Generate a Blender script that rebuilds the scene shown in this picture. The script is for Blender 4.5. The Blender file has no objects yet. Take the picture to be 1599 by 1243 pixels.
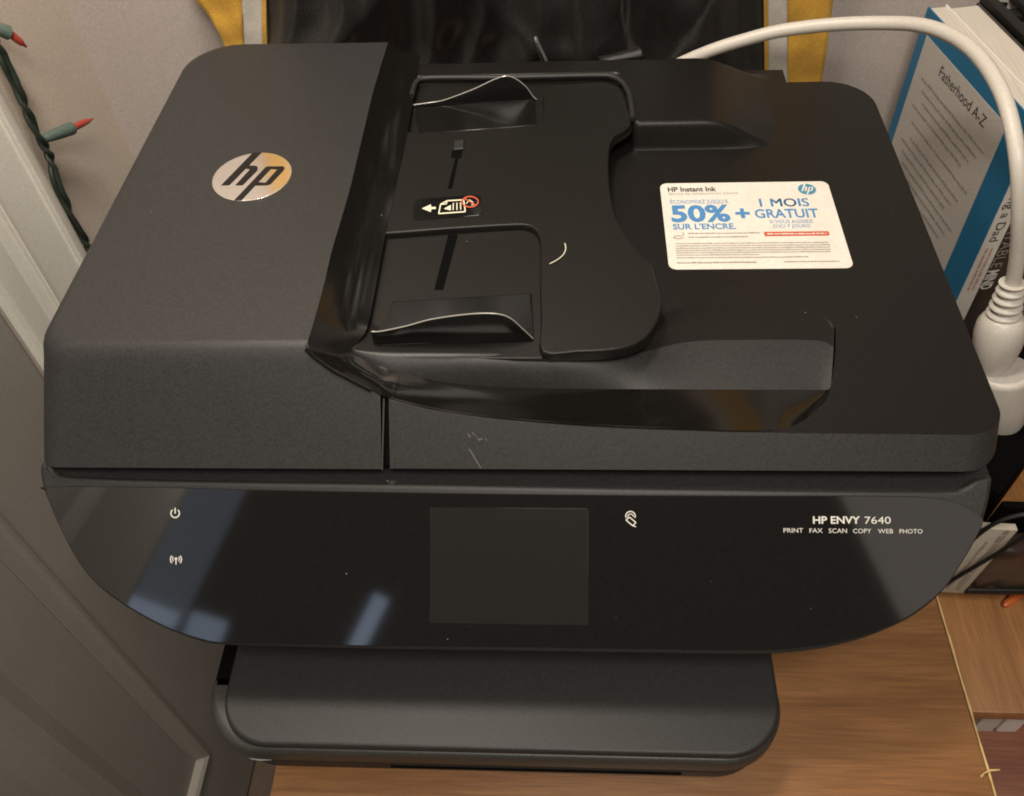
import bpy, bmesh, math, random
from mathutils import Vector, Matrix, noise
from mathutils.geometry import delaunay_2d_cdt
random.seed(7)
S = bpy.context.scene
COL = S.collection
# ---------------------------------------------------------------- camera
FPX, IW, IH = 1393.17, 1599.0, 1243.0
ROT = ((0.998214378, 0.0390067742, -0.0452385596),      # right
       (0.000650912, -0.764401834, -0.644739802),       # down
       (-0.0597296578, 0.643559094, -0.763062291))      # forward
RV, DV, FV = (Vector(r) for r in ROT)
CP = Vector((0.0277, -0.2513, 0.4853))
cam = bpy.data.cameras.new('camera')
cam.sensor_fit = 'HORIZONTAL'; cam.sensor_width = 36.0
cam.lens = 36.0 * FPX / IW
cam.clip_start = 0.01; cam.clip_end = 50
co = bpy.data.objects.new('camera', cam); COL.objects.link(co)
co.matrix_world = Matrix(((RV.x, -DV.x, -FV.x, CP.x), (RV.y, -DV.y, -FV.y, CP.y), (RV.z, -DV.z, -FV.z, CP.z), (0, 0, 0, 1)))
S.camera = co
# ---------------------------------------------------------------- light
W = bpy.data.worlds.new('World'); S.world = W; W.use_nodes = True
W.node_tree.nodes['Background'].inputs[0].default_value = (1.0, 0.90, 0.78, 1)
W.node_tree.nodes['Background'].inputs[1].default_value = 0.125
def area(name, loc, tgt, sx, sy, power, colr):
    l = bpy.data.lights.new(name, 'AREA'); l.shape = 'RECTANGLE'; l.size = sx; l.size_y = sy
    l.energy = power; l.color = colr
    o = bpy.data.objects.new(name, l); COL.objects.link(o); o.location = loc
    o.rotation_euler = (Vector(tgt) - Vector(loc)).to_track_quat('-Z', 'Y').to_euler()
    return o
area('overhead_lamp', (0.12, -0.50, 1.12), (0.08, 0.05, 0.08), 0.42, 0.36, 10.4, (1.0, 0.905, 0.785))
area('wall_fill_light', (-0.14, 0.22, 0.95), (-0.34, 0.36, 0.18), 0.18, 0.18, 7.2, (1.0, 0.89, 0.76))  # added fill near the back-left wall, brightens wall and casing
# panes of the window behind the camera on the left
area('window_light', (-1.00, -1.40, 1.55), (-0.17, -0.05, 0.09), 0.17, 0.50, 0.16, (0.66, 0.80, 1.0))
area('window_light', (-1.00, -1.40, 1.245), (-0.17, -0.05, 0.09), 0.13, 0.075, 0.055, (0.62, 0.76, 1.0))
area('window_light', (-0.845, -1.40, 1.21), (-0.17, -0.05, 0.09), 0.09, 0.07, 0.040, (0.62, 0.76, 1.0))
area('window_light', (-0.450, -1.40, 1.235), (-0.07, -0.05, 0.09), 0.040, 0.15, 0.048, (0.62, 0.76, 1.0)).rotation_euler.rotate_axis('Z', math.radians(-14))
area('panel_reflection_light', (0.99, -1.25, 1.47), (0.2, -0.02, 0.11), 0.46, 0.40, 0.50, (1.0, 0.89, 0.77))  # added light for the pale reflection in the panel's right end
S.view_settings.view_transform = 'Standard'; S.view_settings.look = 'None'
S.view_settings.exposure = 0.0; S.view_settings.gamma = 1.0
S.render.engine = 'CYCLES'
S.cycles.max_bounces = 6
S.cycles.filter_width = 1.9

# ---------------------------------------------------------------- helpers
def P(px, py, z=None, Y=None, X=None, pl=None):
    """point of the real plane z=.. / Y=.. / X=.. / pl=(point, normal) seen at a photo pixel"""
    d = RV * ((px - 799.5) / FPX) + DV * ((py - 621.5) / FPX) + FV
    if z is not None: t = (z - CP.z) / d.z
    elif Y is not None: t = (Y - CP.y) / d.y
    elif X is not None: t = (X - CP.x) / d.x
    else: t = (pl[0] - CP).dot(pl[1]) / d.dot(pl[1])
    return CP + d * t
def nlink(nt, a, ao, b, bi): nt.links.new(a.outputs[ao], b.inputs[bi])
def mat(name, c, rough=0.5, metal=0.0, spec=0.5, grain=0.0, gscale=900, bump=0.0, bscale=900, c2=None, cscale=20, coat=0.0, sheen=0.0, stretch=None):
    m = bpy.data.materials.new(name); m.use_nodes = True; nt = m.node_tree
    b = nt.nodes['Principled BSDF']
    b.inputs['Base Color'].default_value = (*c, 1); b.inputs['Roughness'].default_value = rough
    b.inputs['Metallic'].default_value = metal; b.inputs['Specular IOR Level'].default_value = spec
    b.inputs['Coat Weight'].default_value = coat; b.inputs['Coat Roughness'].default_value = 0.03
    b.inputs['Sheen Weight'].default_value = sheen
    tc = nt.nodes.new('ShaderNodeTexCoord'); src, so = tc, 'Object'
    if stretch:
        mp = nt.nodes.new('ShaderNodeMapping'); mp.inputs['Scale'].default_value = stretch
        nlink(nt, tc, 'Object', mp, 'Vector'); src, so = mp, 'Vector'
    tw = nt.nodes.new('ShaderNodeMapping'); tw.inputs['Rotation'].default_value = (0.55, 0.83, 0.37); nlink(nt, tc, 'Object', tw, 'Vector')
    last = None
    if c2:
        n = nt.nodes.new('ShaderNodeTexNoise'); n.inputs['Scale'].default_value = cscale; n.inputs['Detail'].default_value = 5
        nlink(nt, src, so, n, 'Vector')
        r = nt.nodes.new('ShaderNodeValToRGB'); r.color_ramp.elements[0].position = 0.35; r.color_ramp.elements[1].position = 0.68
        r.color_ramp.elements[0].color = (*c, 1); r.color_ramp.elements[1].color = (*c2, 1)
        nlink(nt, n, 'Fac', r, 'Fac'); last = (r, 'Color')
    if grain:
        n = nt.nodes.new('ShaderNodeTexNoise'); n.inputs['Scale'].default_value = gscale; n.inputs['Detail'].default_value = 2
        nlink(nt, tw, 'Vector', n, 'Vector')
        mr = nt.nodes.new('ShaderNodeMapRange'); mr.inputs['From Min'].default_value = 0.3; mr.inputs['From Max'].default_value = 0.7
        mr.inputs['To Min'].default_value = 1 - grain; mr.inputs['To Max'].default_value = 1 + grain
        nlink(nt, n, 'Fac', mr, 'Value')
        vm = nt.nodes.new('ShaderNodeVectorMath'); vm.operation = 'SCALE'
        if last: nlink(nt, last[0], last[1], vm, 0)
        else: vm.inputs[0].default_value = c
        nlink(nt, mr, 'Result', vm, 'Scale'); last = (vm, 'Vector')
    if last: nlink(nt, last[0], last[1], b, 'Base Color')
    if bump:
        n = nt.nodes.new('ShaderNodeTexNoise'); n.inputs['Scale'].default_value = bscale; n.inputs['Detail'].default_value = 3
        nlink(nt, tw, 'Vector', n, 'Vector')
        bp = nt.nodes.new('ShaderNodeBump'); bp.inputs['Strength'].default_value = bump; bp.inputs['Distance'].default_value = 0.0006
        nlink(nt, n, 'Fac', bp, 'Height'); nlink(nt, bp, 'Normal', b, 'Normal')
    return m
def wood(name, dark, mid, light, axis, rough=0.42):
    m = bpy.data.materials.new(name); m.use_nodes = True; nt = m.node_tree; b = nt.nodes['Principled BSDF']
    b.inputs['Roughness'].default_value = rough
    tc = nt.nodes.new('ShaderNodeTexCoord')
    mp = nt.nodes.new('ShaderNodeMapping'); mp.inputs['Scale'].default_value = (2.2, 26, 26) if axis == 'X' else (26, 2.2, 26)
    nlink(nt, tc, 'Object', mp, 'Vector')
    n1 = nt.nodes.new('ShaderNodeTexNoise'); n1.inputs['Scale'].default_value = 2.4; n1.inputs['Detail'].default_value = 8; n1.inputs['Roughness'].default_value = 0.62; n1.inputs['Distortion'].default_value = 0.6
    nlink(nt, mp, 'Vector', n1, 'Vector')
    r = nt.nodes.new('ShaderNodeValToRGB'); e = r.color_ramp.elements
    e[0].position = 0.30; e[0].color = (*dark, 1); e[1].position = 0.72; e[1].color = (*light, 1)
    k = e.new(0.5); k.color = (*mid, 1)
    nlink(nt, n1, 'Fac', r, 'Fac')
    mp2 = nt.nodes.new('ShaderNodeMapping'); mp2.inputs['Scale'].default_value = (16, 330, 330) if axis == 'X' else (330, 16, 330)
    nlink(nt, tc, 'Object', mp2, 'Vector')
    n2 = nt.nodes.new('ShaderNodeTexNoise'); n2.inputs['Scale'].default_value = 2.0; n2.inputs['Detail'].default_value = 4
    nlink(nt, mp2, 'Vector', n2, 'Vector')
    mr = nt.nodes.new('ShaderNodeMapRange'); mr.inputs['From Min'].default_value = 0.3; mr.inputs['From Max'].default_value = 0.7; mr.inputs['To Min'].default_value = 0.80; mr.inputs['To Max'].default_value = 1.14
    nlink(nt, n2, 'Fac', mr, 'Value')
    vm = nt.nodes.new('ShaderNodeVectorMath'); vm.operation = 'SCALE'
    nlink(nt, r, 'Color', vm, 0); nlink(nt, mr, 'Result', vm, 'Scale')
    n3 = nt.nodes.new('ShaderNodeTexNoise'); n3.inputs['Scale'].default_value = 1100; n3.inputs['Detail'].default_value = 1
    nlink(nt, tc, 'Object', n3, 'Vector')
    mr3 = nt.nodes.new('ShaderNodeMapRange'); mr3.inputs['To Min'].default_value = 0.85; mr3.inputs['To Max'].default_value = 1.15
    nlink(nt, n3, 'Fac', mr3, 'Value')
    vm2 = nt.nodes.new('ShaderNodeVectorMath'); vm2.operation = 'SCALE'
    nlink(nt, vm, 'Vector', vm2, 0); nlink(nt, mr3, 'Result', vm2, 'Scale')
    nlink(nt, vm2, 'Vector', b, 'Base Color')
    bp = nt.nodes.new('ShaderNodeBump'); bp.inputs['Strength'].default_value = 0.25; bp.inputs['Distance'].default_value = 0.0004
    nlink(nt, n2, 'Fac', bp, 'Height'); nlink(nt, bp, 'Normal', b, 'Normal')
    return m
def thing(name, label, cat, loc=(0, 0, 0), group=None):
    o = bpy.data.objects.new(name, None); COL.objects.link(o); o.location = loc
    o.empty_display_size = 0.05
    o['label'] = label; o['category'] = cat
    if group: o['group'] = group
    return o
def tag(o, label, cat, group=None):
    o['label'] = label; o['category'] = cat
    if group: o['group'] = group
    return o
def struct(o):
    o['kind'] = 'structure'; return o
def origin_of(o):
    v = Vector((0, 0, 0))
    while o is not None: v += o.location; o = o.parent
    return v
def link(name, bm, m, parent=None, angle=32, smooth=True, recalc=True):
    if recalc: bmesh.ops.recalc_face_normals(bm, faces=bm.faces)
    me = bpy.data.meshes.new(name)
    if parent is not None: bmesh.ops.translate(bm, verts=bm.verts, vec=-origin_of(parent))
    bm.to_mesh(me); bm.free()
    for mm in (m if isinstance(m, (list, tuple)) else [m]): me.materials.append(mm)
    if smooth:
        me.polygons.foreach_set('use_smooth', [True] * len(me.polygons))
        me.set_sharp_from_angle(angle=math.radians(angle))
    o = bpy.data.objects.new(name, me); COL.objects.link(o)
    if parent is not None: o.parent = parent
    return o
def loft(bm, rings, closed=True, cap0=True, cap1=True):
    vs = [[bm.verts.new(p) for p in r] for r in rings]
    n = len(rings[0])
    for a, b in zip(vs, vs[1:]):
        for i in range(n if closed else n - 1):
            j = (i + 1) % n
            try: bm.faces.new((a[i], a[j], b[j], b[i]))
            except ValueError: pass
    if closed and cap0: bm.faces.new(list(reversed(vs[0])))
    if closed and cap1: bm.faces.new(vs[-1])
    return vs
def box(bm, c, s, ax=None, bev=0.0, seg=2):
    """box centred on c, sizes s, optional axes matrix columns"""
    g = bmesh.ops.create_cube(bm, size=1.0)
    M = Matrix.Diagonal((*s, 1))
    R = Matrix.Identity(4)
    if ax: R = Matrix((ax[0], ax[1], ax[2])).transposed().to_4x4()
    bmesh.ops.transform(bm, matrix=Matrix.Translation(c) @ R @ M, verts=g['verts'])
    if bev:
        es = list({e for v in g['verts'] for e in v.link_edges})
        bmesh.ops.bevel(bm, geom=es, offset=bev, segments=seg, affect='EDGES', profile=0.5)
def inset_poly(pts, d):
    """offset a closed 2D/3D polygon inward in XY (counter-clockwise in)"""
    n = len(pts); out = []
    A = sum(pts[i][0] * pts[(i + 1) % n][1] - pts[(i + 1) % n][0] * pts[i][1] for i in range(n))
    s = 1 if A > 0 else -1
    for i in range(n):
        p0, p1, p2 = (Vector(pts[k][:2]) for k in ((i - 1) % n, i, (i + 1) % n))
        e1 = (p1 - p0); e2 = (p2 - p1)
        if e1.length < 1e-9: e1 = e2
        if e2.length < 1e-9: e2 = e1
        n1 = Vector((-e1.y, e1.x)).normalized() * s; n2 = Vector((-e2.y, e2.x)).normalized() * s
        b = (n1 + n2)
        if b.length < 1e-6: b = n1
        b.normalize(); k = d / max(0.5, b.dot(n1))
        out.append(p1 + b * k)
    return out
def slab(bm, outline, z0, z1, bev=0.0008, seg=3):
    """prism with a rounded top edge; outline = list of XY"""
    rings = [[(p[0], p[1], z0) for p in outline]]
    for k in range(seg + 1):
        a = math.pi / 2 * k / seg
        q = inset_poly(outline, bev * (1 - math.cos(a))) if k else outline
        rings.append([(p[0], p[1], z1 - bev + bev * math.sin(a)) for p in q])
    q = inset_poly(outline, bev + 0.0004); rings.append([(p[0], p[1], z1) for p in q])
    loft(bm, rings)
def cr(pts, n=6, closed=False):
    """Catmull-Rom through points"""
    V = [Vector(p) for p in pts]; N = len(V); out = []
    for i in range(N if closed else N - 1):
        g = (lambda k: V[k % N]) if closed else (lambda k: V[min(max(k, 0), N - 1)])
        p0, p1, p2, p3 = g(i - 1), g(i), g(i + 1), g(i + 2)
        for j in range(n):
            t = j / n
            out.append(0.5 * ((2 * p1) + (p2 - p0) * t + (2 * p0 - 5 * p1 + 4 * p2 - p3) * t * t + (3 * p1 - p0 - 3 * p2 + p3) * t ** 3))
    if not closed: out.append(V[-1])
    return out
def rrect(x0, y0, x1, y1, r, n=6):
    rs = r if isinstance(r, (list, tuple)) else [r] * 4   # order: (x1,y0) (x1,y1) (x0,y1) (x0,y0)
    out = []
    for (cx, cy, a0), rr in zip(((x1, y0, -90), (x1, y1, 0), (x0, y1, 90), (x0, y0, 180)), rs):
        sx = -1 if cx == x1 else 1; sy = -1 if cy == y1 else 1
        ox, oy = cx + sx * rr, cy + sy * rr
        for k in range(n + 1):
            a = math.radians(a0 + 90 * k / n); out.append(Vector((ox + rr * math.cos(a), oy + rr * math.sin(a))))
    return out
def tube(bm, path, rad, n=12, cap=True):
    path = [Vector(p) for p in path]; rings = []
    up = Vector((0.123, 0.456, 0.88)); prev = None
    for i, p in enumerate(path):
        t = (path[min(i + 1, len(path) - 1)] - path[max(i - 1, 0)]).normalized()
        u = (prev - t * prev.dot(t)) if prev else t.cross(up)
        u.normalize(); prev = u; w = t.cross(u)
        r = rad[i] if isinstance(rad, (list, tuple)) else rad
        ru, rw = r if isinstance(r, tuple) else (r, r)
        rings.append([p + u * (ru * math.cos(2 * math.pi * k / n)) + w * (rw * math.sin(2 * math.pi * k / n)) for k in range(n)])
    loft(bm, rings, cap0=cap, cap1=cap)
def inpoly(x, y, poly):
    c = False; n = len(poly)
    for i in range(n):
        x1, y1 = poly[i]; x2, y2 = poly[(i + 1) % n]
        if (y1 > y) != (y2 > y) and x < (x2 - x1) * (y - y1) / (y2 - y1) + x1: c = not c
    return c
def grid_faces(bm, rows):
    vs = [[bm.verts.new(p) for p in r] for r in rows]
    for a, b in zip(vs, vs[1:]):
        for i in range(len(a) - 1): bm.faces.new((a[i], a[i + 1], b[i + 1], b[i]))
    return vs
def extrude_polys(bm, polys, o, ux, uy, lift, step=3e-6):
    un = ux.cross(uy).normalized()
    for k, poly in enumerate(polys):
        bm.faces.new([bm.verts.new(o + ux * p[0] + uy * p[1] + un * (lift + step * k)) for p in poly])
def text(name, s, m, parent, left, right, height, up, lift=0.00012, bold=0.0, align_h=True):
    """flat print: runs from point left to point right, letters 'height' tall along up"""
    cu = bpy.data.curves.new(name, 'FONT'); cu.body = s; cu.resolution_u = 3; cu.offset = bold
    t = bpy.data.objects.new(name, cu); COL.objects.link(t)
    dg = bpy.context.evaluated_depsgraph_get()
    me = bpy.data.meshes.new_from_object(t.evaluated_get(dg))
    bpy.data.objects.remove(t); bpy.data.curves.remove(cu)
    xs = [v.co.x for v in me.vertices]; ys = [v.co.y for v in me.vertices]
    left = Vector(left); right = Vector(right); ux = (right - left); L = ux.length; ux.normalize()
    up = Vector(up); up = (up - ux * up.dot(ux)).normalized(); un = ux.cross(up)
    x0, x1 = min(xs), max(xs); kx = L / (x1 - x0)
    ky = height / 0.70
    off = origin_of(parent) if parent else Vector()
    for v in me.vertices:
        v.co = left + ux * ((v.co.x - x0) * kx) + up * (v.co.y * ky) + un * lift - off
    me.materials.clear(); me.materials.append(m); me.name = name
    o = bpy.data.objects.new(name, me); COL.objects.link(o)
    if parent: o.parent = parent
    return o
def dashes(bm, a, b, h, up, lift, seed, gap=0.25, fill=1.0):
    """one line of print too small to read: short word-length strokes"""
    rnd = random.Random(seed); a = Vector(a); b = Vector(b); ux = (b - a); L = ux.length; ux.normalize()
    up = Vector(up); up = (up - ux * up.dot(ux)).normalized(); un = ux.cross(up); x = 0
    while x < L * fill:
        w = min(h * rnd.uniform(1.0, 4.2), L * fill - x)
        y = rnd.uniform(-0.08, 0.08) * h; hh = h * rnd.uniform(0.7, 1.05)
        q = [a + ux * x + up * y, a + ux * (x + w) + up * y, a + ux * (x + w) + up * (y + hh), a + ux * x + up * (y + hh)]
        bm.faces.new([bm.verts.new(p + un * lift) for p in q])
        x += w + h * gap * rnd.uniform(0.7, 2.0)

# ---------------------------------------------------------------- materials
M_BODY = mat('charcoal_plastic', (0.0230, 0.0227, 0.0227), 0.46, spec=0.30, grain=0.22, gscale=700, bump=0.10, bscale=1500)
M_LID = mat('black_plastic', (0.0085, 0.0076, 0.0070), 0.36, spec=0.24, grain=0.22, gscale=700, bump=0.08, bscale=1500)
M_TRAY = mat('dark_plastic', (0.0105, 0.0098, 0.0085), 0.36, spec=0.24, grain=0.20, gscale=700, bump=0.08, bscale=1500)
M_GLOSS = mat('piano_black', (0.006, 0.0055, 0.005), 0.12, spec=0.45, grain=0.2, gscale=600)
M_PANEL = mat('panel_glass', (0.0045, 0.004, 0.0037), 0.055, spec=0.72, grain=0.2, gscale=500)
M_EDGEP = mat('pale_edge_highlight', (0.30, 0.29, 0.26), 0.18)  # pale colour painting highlights on guide edges and tray lip
M_SCREEN = mat('screen_off', (0.0135, 0.0125, 0.0112), 0.09, spec=0.5, grain=0.05, gscale=600)
M_DARK = mat('gap_shade_and_black', (0.002, 0.002, 0.002), 0.8, spec=0.05)  # dead black for solid parts; also paints shade into slots and notches
M_GUIDE = mat('guide_plastic', (0.007, 0.0065, 0.006), 0.17, spec=0.5, grain=0.2, gscale=600)
M_DOOR_SHADED = mat('shaded_door_paint', (0.31, 0.29, 0.262), 0.42, grain=0.07, gscale=420, bump=0.12, bscale=200, c2=(0.27, 0.25, 0.225), cscale=5)  # white door paint darkened, putting the door's shade into the colour
M_CARTON = mat('carton_board', (0.46, 0.42, 0.34), 0.6, grain=0.06, gscale=500)
M_OUT = mat('output_tray_plastic', (0.0185, 0.0185, 0.0185), 0.50, spec=0.36, grain=0.2, gscale=700, bump=0.10, bscale=1500)
M_LIP = mat('tray_lip_plastic', (0.033, 0.033, 0.030), 0.42, spec=0.45, grain=0.15, gscale=700, bump=0.2, bscale=1500)
M_CHROME = mat('brushed_emblem', (0.93, 0.91, 0.88), 0.14, metal=1.0, grain=0.06, gscale=900)
M_PRINT = mat('pale_print', (0.62, 0.60, 0.55), 0.5)
M_PRINTY = mat('cream_print', (0.66, 0.64, 0.48), 0.5)
M_RED = mat('red_print', (0.50, 0.085, 0.04), 0.5)
M_STICK = mat('label_paper', (0.63, 0.595, 0.53), 0.45, grain=0.05, gscale=500, c2=(0.67, 0.64, 0.58), cscale=60)
M_BLUE = mat('blue_print', (0.060, 0.21, 0.44), 0.5)
M_INK = mat('black_print', (0.045, 0.04, 0.04), 0.5)
M_GREYP = mat('grey_print', (0.28, 0.26, 0.23), 0.5)
M_PINK = mat('faded_red_print', (0.52, 0.33, 0.26), 0.5)
M_HPB = mat('teal_print', (0.05, 0.22, 0.33), 0.5)
M_WOOD = wood('table_wood', (0.155, 0.068, 0.025), (0.215, 0.100, 0.037), (0.272, 0.134, 0.053), 'X')
M_SHELF = wood('shelf_wood', (0.26, 0.112, 0.034), (0.33, 0.148, 0.047), (0.39, 0.185, 0.063), 'Y')
M_LOW = wood('low_wood', (0.16, 0.058, 0.034), (0.22, 0.082, 0.047), (0.27, 0.108, 0.062), 'X')
M_EDGE = mat('edge_band', (0.62, 0.44, 0.20), 0.5, c2=(0.42, 0.27, 0.11), cscale=120)
M_WALL = mat('wall_paint', (0.56, 0.49, 0.42), 0.75, grain=0.08, gscale=420, bump=0.15, bscale=260, c2=(0.53, 0.465, 0.40), cscale=6)
M_WALLB = mat('back_wall_paint', (0.47, 0.415, 0.385), 0.78, grain=0.08, gscale=420, bump=0.15, bscale=260, c2=(0.44, 0.39, 0.36), cscale=6)
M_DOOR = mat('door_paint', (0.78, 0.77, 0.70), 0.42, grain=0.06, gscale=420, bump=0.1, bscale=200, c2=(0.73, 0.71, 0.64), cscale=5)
M_FLOOR = mat('floor', (0.10, 0.07, 0.05), 0.6, grain=0.1, gscale=300, c2=(0.13, 0.09, 0.06), cscale=10)
M_CABLE = mat('white_rubber', (0.56, 0.525, 0.47), 0.42, grain=0.05, gscale=600, bump=0.1, bscale=800)
M_WIRE = mat('green_wire', (0.022, 0.030, 0.024), 0.45)
M_SOCK = mat('green_socket', (0.085, 0.125, 0.105), 0.5, grain=0.1, gscale=500)
M_BULB = mat('red_bulb', (0.36, 0.055, 0.04), 0.18, c2=(0.36, 0.05, 0.035), cscale=200)
M_CLOTH = mat('black_nylon', (0.015, 0.0145, 0.014), 0.25, spec=0.5, grain=0.2, gscale=900, bump=0.15, bscale=500)
M_YEL = mat('yellow_cloth', (0.60, 0.33, 0.035), 0.75, grain=0.18, gscale=900, bump=0.5, bscale=700, c2=(0.48, 0.26, 0.03), cscale=30, sheen=0.2)
M_SILV = mat('silver_tape', (0.55, 0.52, 0.46), 0.55, grain=0.12, gscale=900, bump=0.3, bscale=700, c2=(0.44, 0.41, 0.37), cscale=40)
M_BBLUE = mat('book_blue', (0.012, 0.125, 0.245), 0.38, grain=0.08, gscale=500)
M_BPANEL = mat('book_panel', (0.43, 0.405, 0.375), 0.45, grain=0.07, gscale=500)
M_BWHITE = mat('book_white', (0.70, 0.67, 0.62), 0.45, grain=0.05, gscale=500)
M_PAGES = mat('book_pages', (0.60, 0.55, 0.48), 0.8, c2=(0.50, 0.46, 0.40), cscale=900, stretch=(1, 0.02, 0.02))
M_BBLACK = mat('book_black', (0.018, 0.017, 0.017), 0.35, c2=(0.045, 0.043, 0.04), cscale=28)
M_LEATHER = mat('book_leather', (0.026, 0.016, 0.012), 0.36, c2=(0.11, 0.078, 0.058), cscale=30, bump=0.8, bscale=90, stretch=(0.25, 1.6, 1))
M_MAT = mat('matt_black', (0.006, 0.0055, 0.005), 0.55, grain=0.15, gscale=600)
M_LATT = mat('lattice_fill', (0.20, 0.19, 0.155), 0.7, c2=(0.14, 0.13, 0.11), cscale=60)
M_ORANGE = mat('orange_plastic', (0.55, 0.12, 0.03), 0.35)
M_STEEL = mat('steel', (0.75, 0.75, 0.72), 0.22, metal=1.0)
M_DUST = mat('dust', (0.34, 0.32, 0.28), 0.8)
M_SCR = mat('scuff', (0.085, 0.083, 0.08), 0.7)

# ================================================================ the setting
XW, YB = -0.380, 0.450          # left wall plane, back wall plane
ZF, ZT = -0.720, 1.45
def quad_prism(name, m, x0, x1, y0, y1, z0, z1, parent=None, bev=0):
    bm = bmesh.new(); box(bm, Vector(((x0 + x1) / 2, (y0 + y1) / 2, (z0 + z1) / 2)), (x1 - x0, y1 - y0, z1 - z0), bev=bev)
    return link(name, bm, m, parent)
struct(quad_prism('floor', M_FLOOR, -0.6, 1.6, -1.2, 0.6, ZF - 0.05, ZF))
struct(quad_prism('back_wall', M_WALLB, XW - 0.1, 1.5, YB, YB + 0.1, ZF, ZT))
struct(quad_prism('left_wall', M_WALL, XW - 0.1, XW, 0.20, YB, ZF, ZT))
# door casing: one moulded profile running up the wall beside the door
bm = bmesh.new()
prof = [(0.319, 0.0), (0.319, 0.011), (0.316, 0.0145), (0.310, 0.0155), (0.306, 0.0145), (0.3045, 0.0125), (0.301, 0.0115), (0.285, 0.0105), (0.262, 0.0095),
        (0.2585, 0.0105), (0.2565, 0.0125), (0.254, 0.0115), (0.252, 0.009), (0.243, 0.0075), (0.236, 0.006), (0.222, 0.0085), (0.214, 0.0085), (0.207, 0.004), (0.200, 0.002), (0.200, -0.02), (0.319, -0.02)]
def seen(y, d):      # the moulding's relief shifts what the lens sees: put each ridge where the photograph shows it
    k = (XW - CP.x) / (XW + d - CP.x); return CP.y + (y - CP.y) / k
prof = [(seen(y, d), d) for y, d in prof]
loft(bm, [[(XW + d, y, ZF) for y, d in prof], [(XW + d, y, ZT) for y, d in prof]])
casing = link('door_casing', bm, M_DOOR, None, angle=20)
tag(casing, 'white moulded door casing running up the wall beside the string lights', 'door casing')
door = thing('door', 'white panelled door left of the printer, fading into shadow', 'door', (XW, -0.05, ZF))
XD = XW - 0.003
# slab with a raised panel: stile, groove, bevel and field, each with its own depth
bm = bmesh.new()
def pring(d, ins):
    y1, z0, y0, z1 = 0.0875 - ins, -0.549 + ins, -0.135 + ins, 0.95 - ins
    return [(XD + d, y1, z0), (XD + d, y1, z1), (XD + d, y0, z1), (XD + d, y0, z0)]
y1, y0 = 0.199, -0.165
outer = [(XD, y1, ZF + 0.01), (XD, y1, ZT), (XD, y0, ZT), (XD, y0, ZF + 0.01)]
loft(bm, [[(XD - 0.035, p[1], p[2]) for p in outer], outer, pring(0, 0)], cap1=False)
link('door_slab', bm, M_DOOR_SHADED, door, angle=20)
bm = bmesh.new()
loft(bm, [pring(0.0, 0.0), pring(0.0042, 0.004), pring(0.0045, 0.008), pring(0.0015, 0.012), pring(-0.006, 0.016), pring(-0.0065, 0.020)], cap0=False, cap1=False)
link('panel_moulding', bm, M_DOOR_SHADED, door, angle=20)
bm = bmesh.new()
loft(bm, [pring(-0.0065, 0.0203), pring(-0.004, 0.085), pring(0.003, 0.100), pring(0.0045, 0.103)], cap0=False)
link('raised_panel', bm, M_DOOR_SHADED, door, angle=20)

bm = bmesh.new()  # unseen casing, put in for its bright reflection in the control panel
prof2 = [(-0.1655, -0.02), (-0.1655, 0.002), (-0.172, 0.004), (-0.180, 0.0085), (-0.187, 0.0085), (-0.200, 0.006), (-0.212, 0.009), (-0.218, 0.012), (-0.224, 0.010), (-0.30, 0.0115), (-0.318, 0.0145), (-0.330, 0.011), (-0.330, -0.02)]
loft(bm, [[(XW + d, y, ZF) for y, d in prof2], [(XW + d, y, ZT) for y, d in prof2]])
tag(link('door_casing', bm, M_DOOR, None, angle=20), 'white door casing on the near side of the door, mirrored in the panel', 'door casing')
# ================================================================ table and shelf
XL, XR = -0.127, 0.2445
table = thing('table', 'brown wood grain table with a pale edge band under the printer', 'table', (0.06, 0.05, ZF))
quad_prism('tabletop', M_WOOD, XL, XR, -0.32, 0.40, -0.022, 0.0, table, bev=0.0012)
bm = bmesh.new(); rows = []
for k in range(90):
    y = -0.319 + 0.718 * k / 89; w = 0.0010 + 0.0006 * noise.noise(Vector((y * 60, 3, 1)))
    rows.append([(XR + 0.0001, y, -0.0215), (XR + 0.0001 + w, y, -0.0215), (XR + 0.0001 + w, y, 0.0003 + 0.0003 * noise.noise(Vector((y * 90, 1, 1)))), (XR + 0.0001, y, 0.0003)])
loft(bm, rows); link('edge_band', bm, M_EDGE, table)
bm = bmesh.new(); tube(bm, [P(1561, 1202, z=0.001), P(1545, 1203, z=0.0015), P(1537, 1207, z=0.001), P(1531, 1214, z=0.0008)], [0.0004, 0.0006, 0.0003, 0.0008], 6)
link('edge_splinter', bm, M_EDGE, table)
for x in (XL + 0.03, XR - 0.03):
    for y in (-0.29, 0.37): quad_prism('leg', M_WOOD, x - 0.02, x + 0.02, y - 0.02, y + 0.02, ZF, -0.023, table, bev=0.002)
ZS = -0.10
shelf = thing('shelf_unit', 'golden brown wooden shelf unit right of the table, holding books', 'shelf', (0.6, 0.2, ZF))
quad_prism('shelf_board', M_SHELF, 0.258, 0.95, -0.0235, 0.445, ZS - 0.012, ZS, shelf, bev=0.001)
quad_prism('lower_board', M_LOW, 0.262, 0.95, -0.30, 0.445, ZS - 0.066, ZS - 0.052, shelf, bev=0.001)
quad_prism('shelf_post', M_LOW, 0.905, 0.945, 0.40, 0.44, ZF, ZS - 0.067, shelf, bev=0.001)
quad_prism('shelf_post', M_LOW, 0.270, 0.310, 0.40, 0.44, ZF, ZS - 0.067, shelf, bev=0.001)

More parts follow.
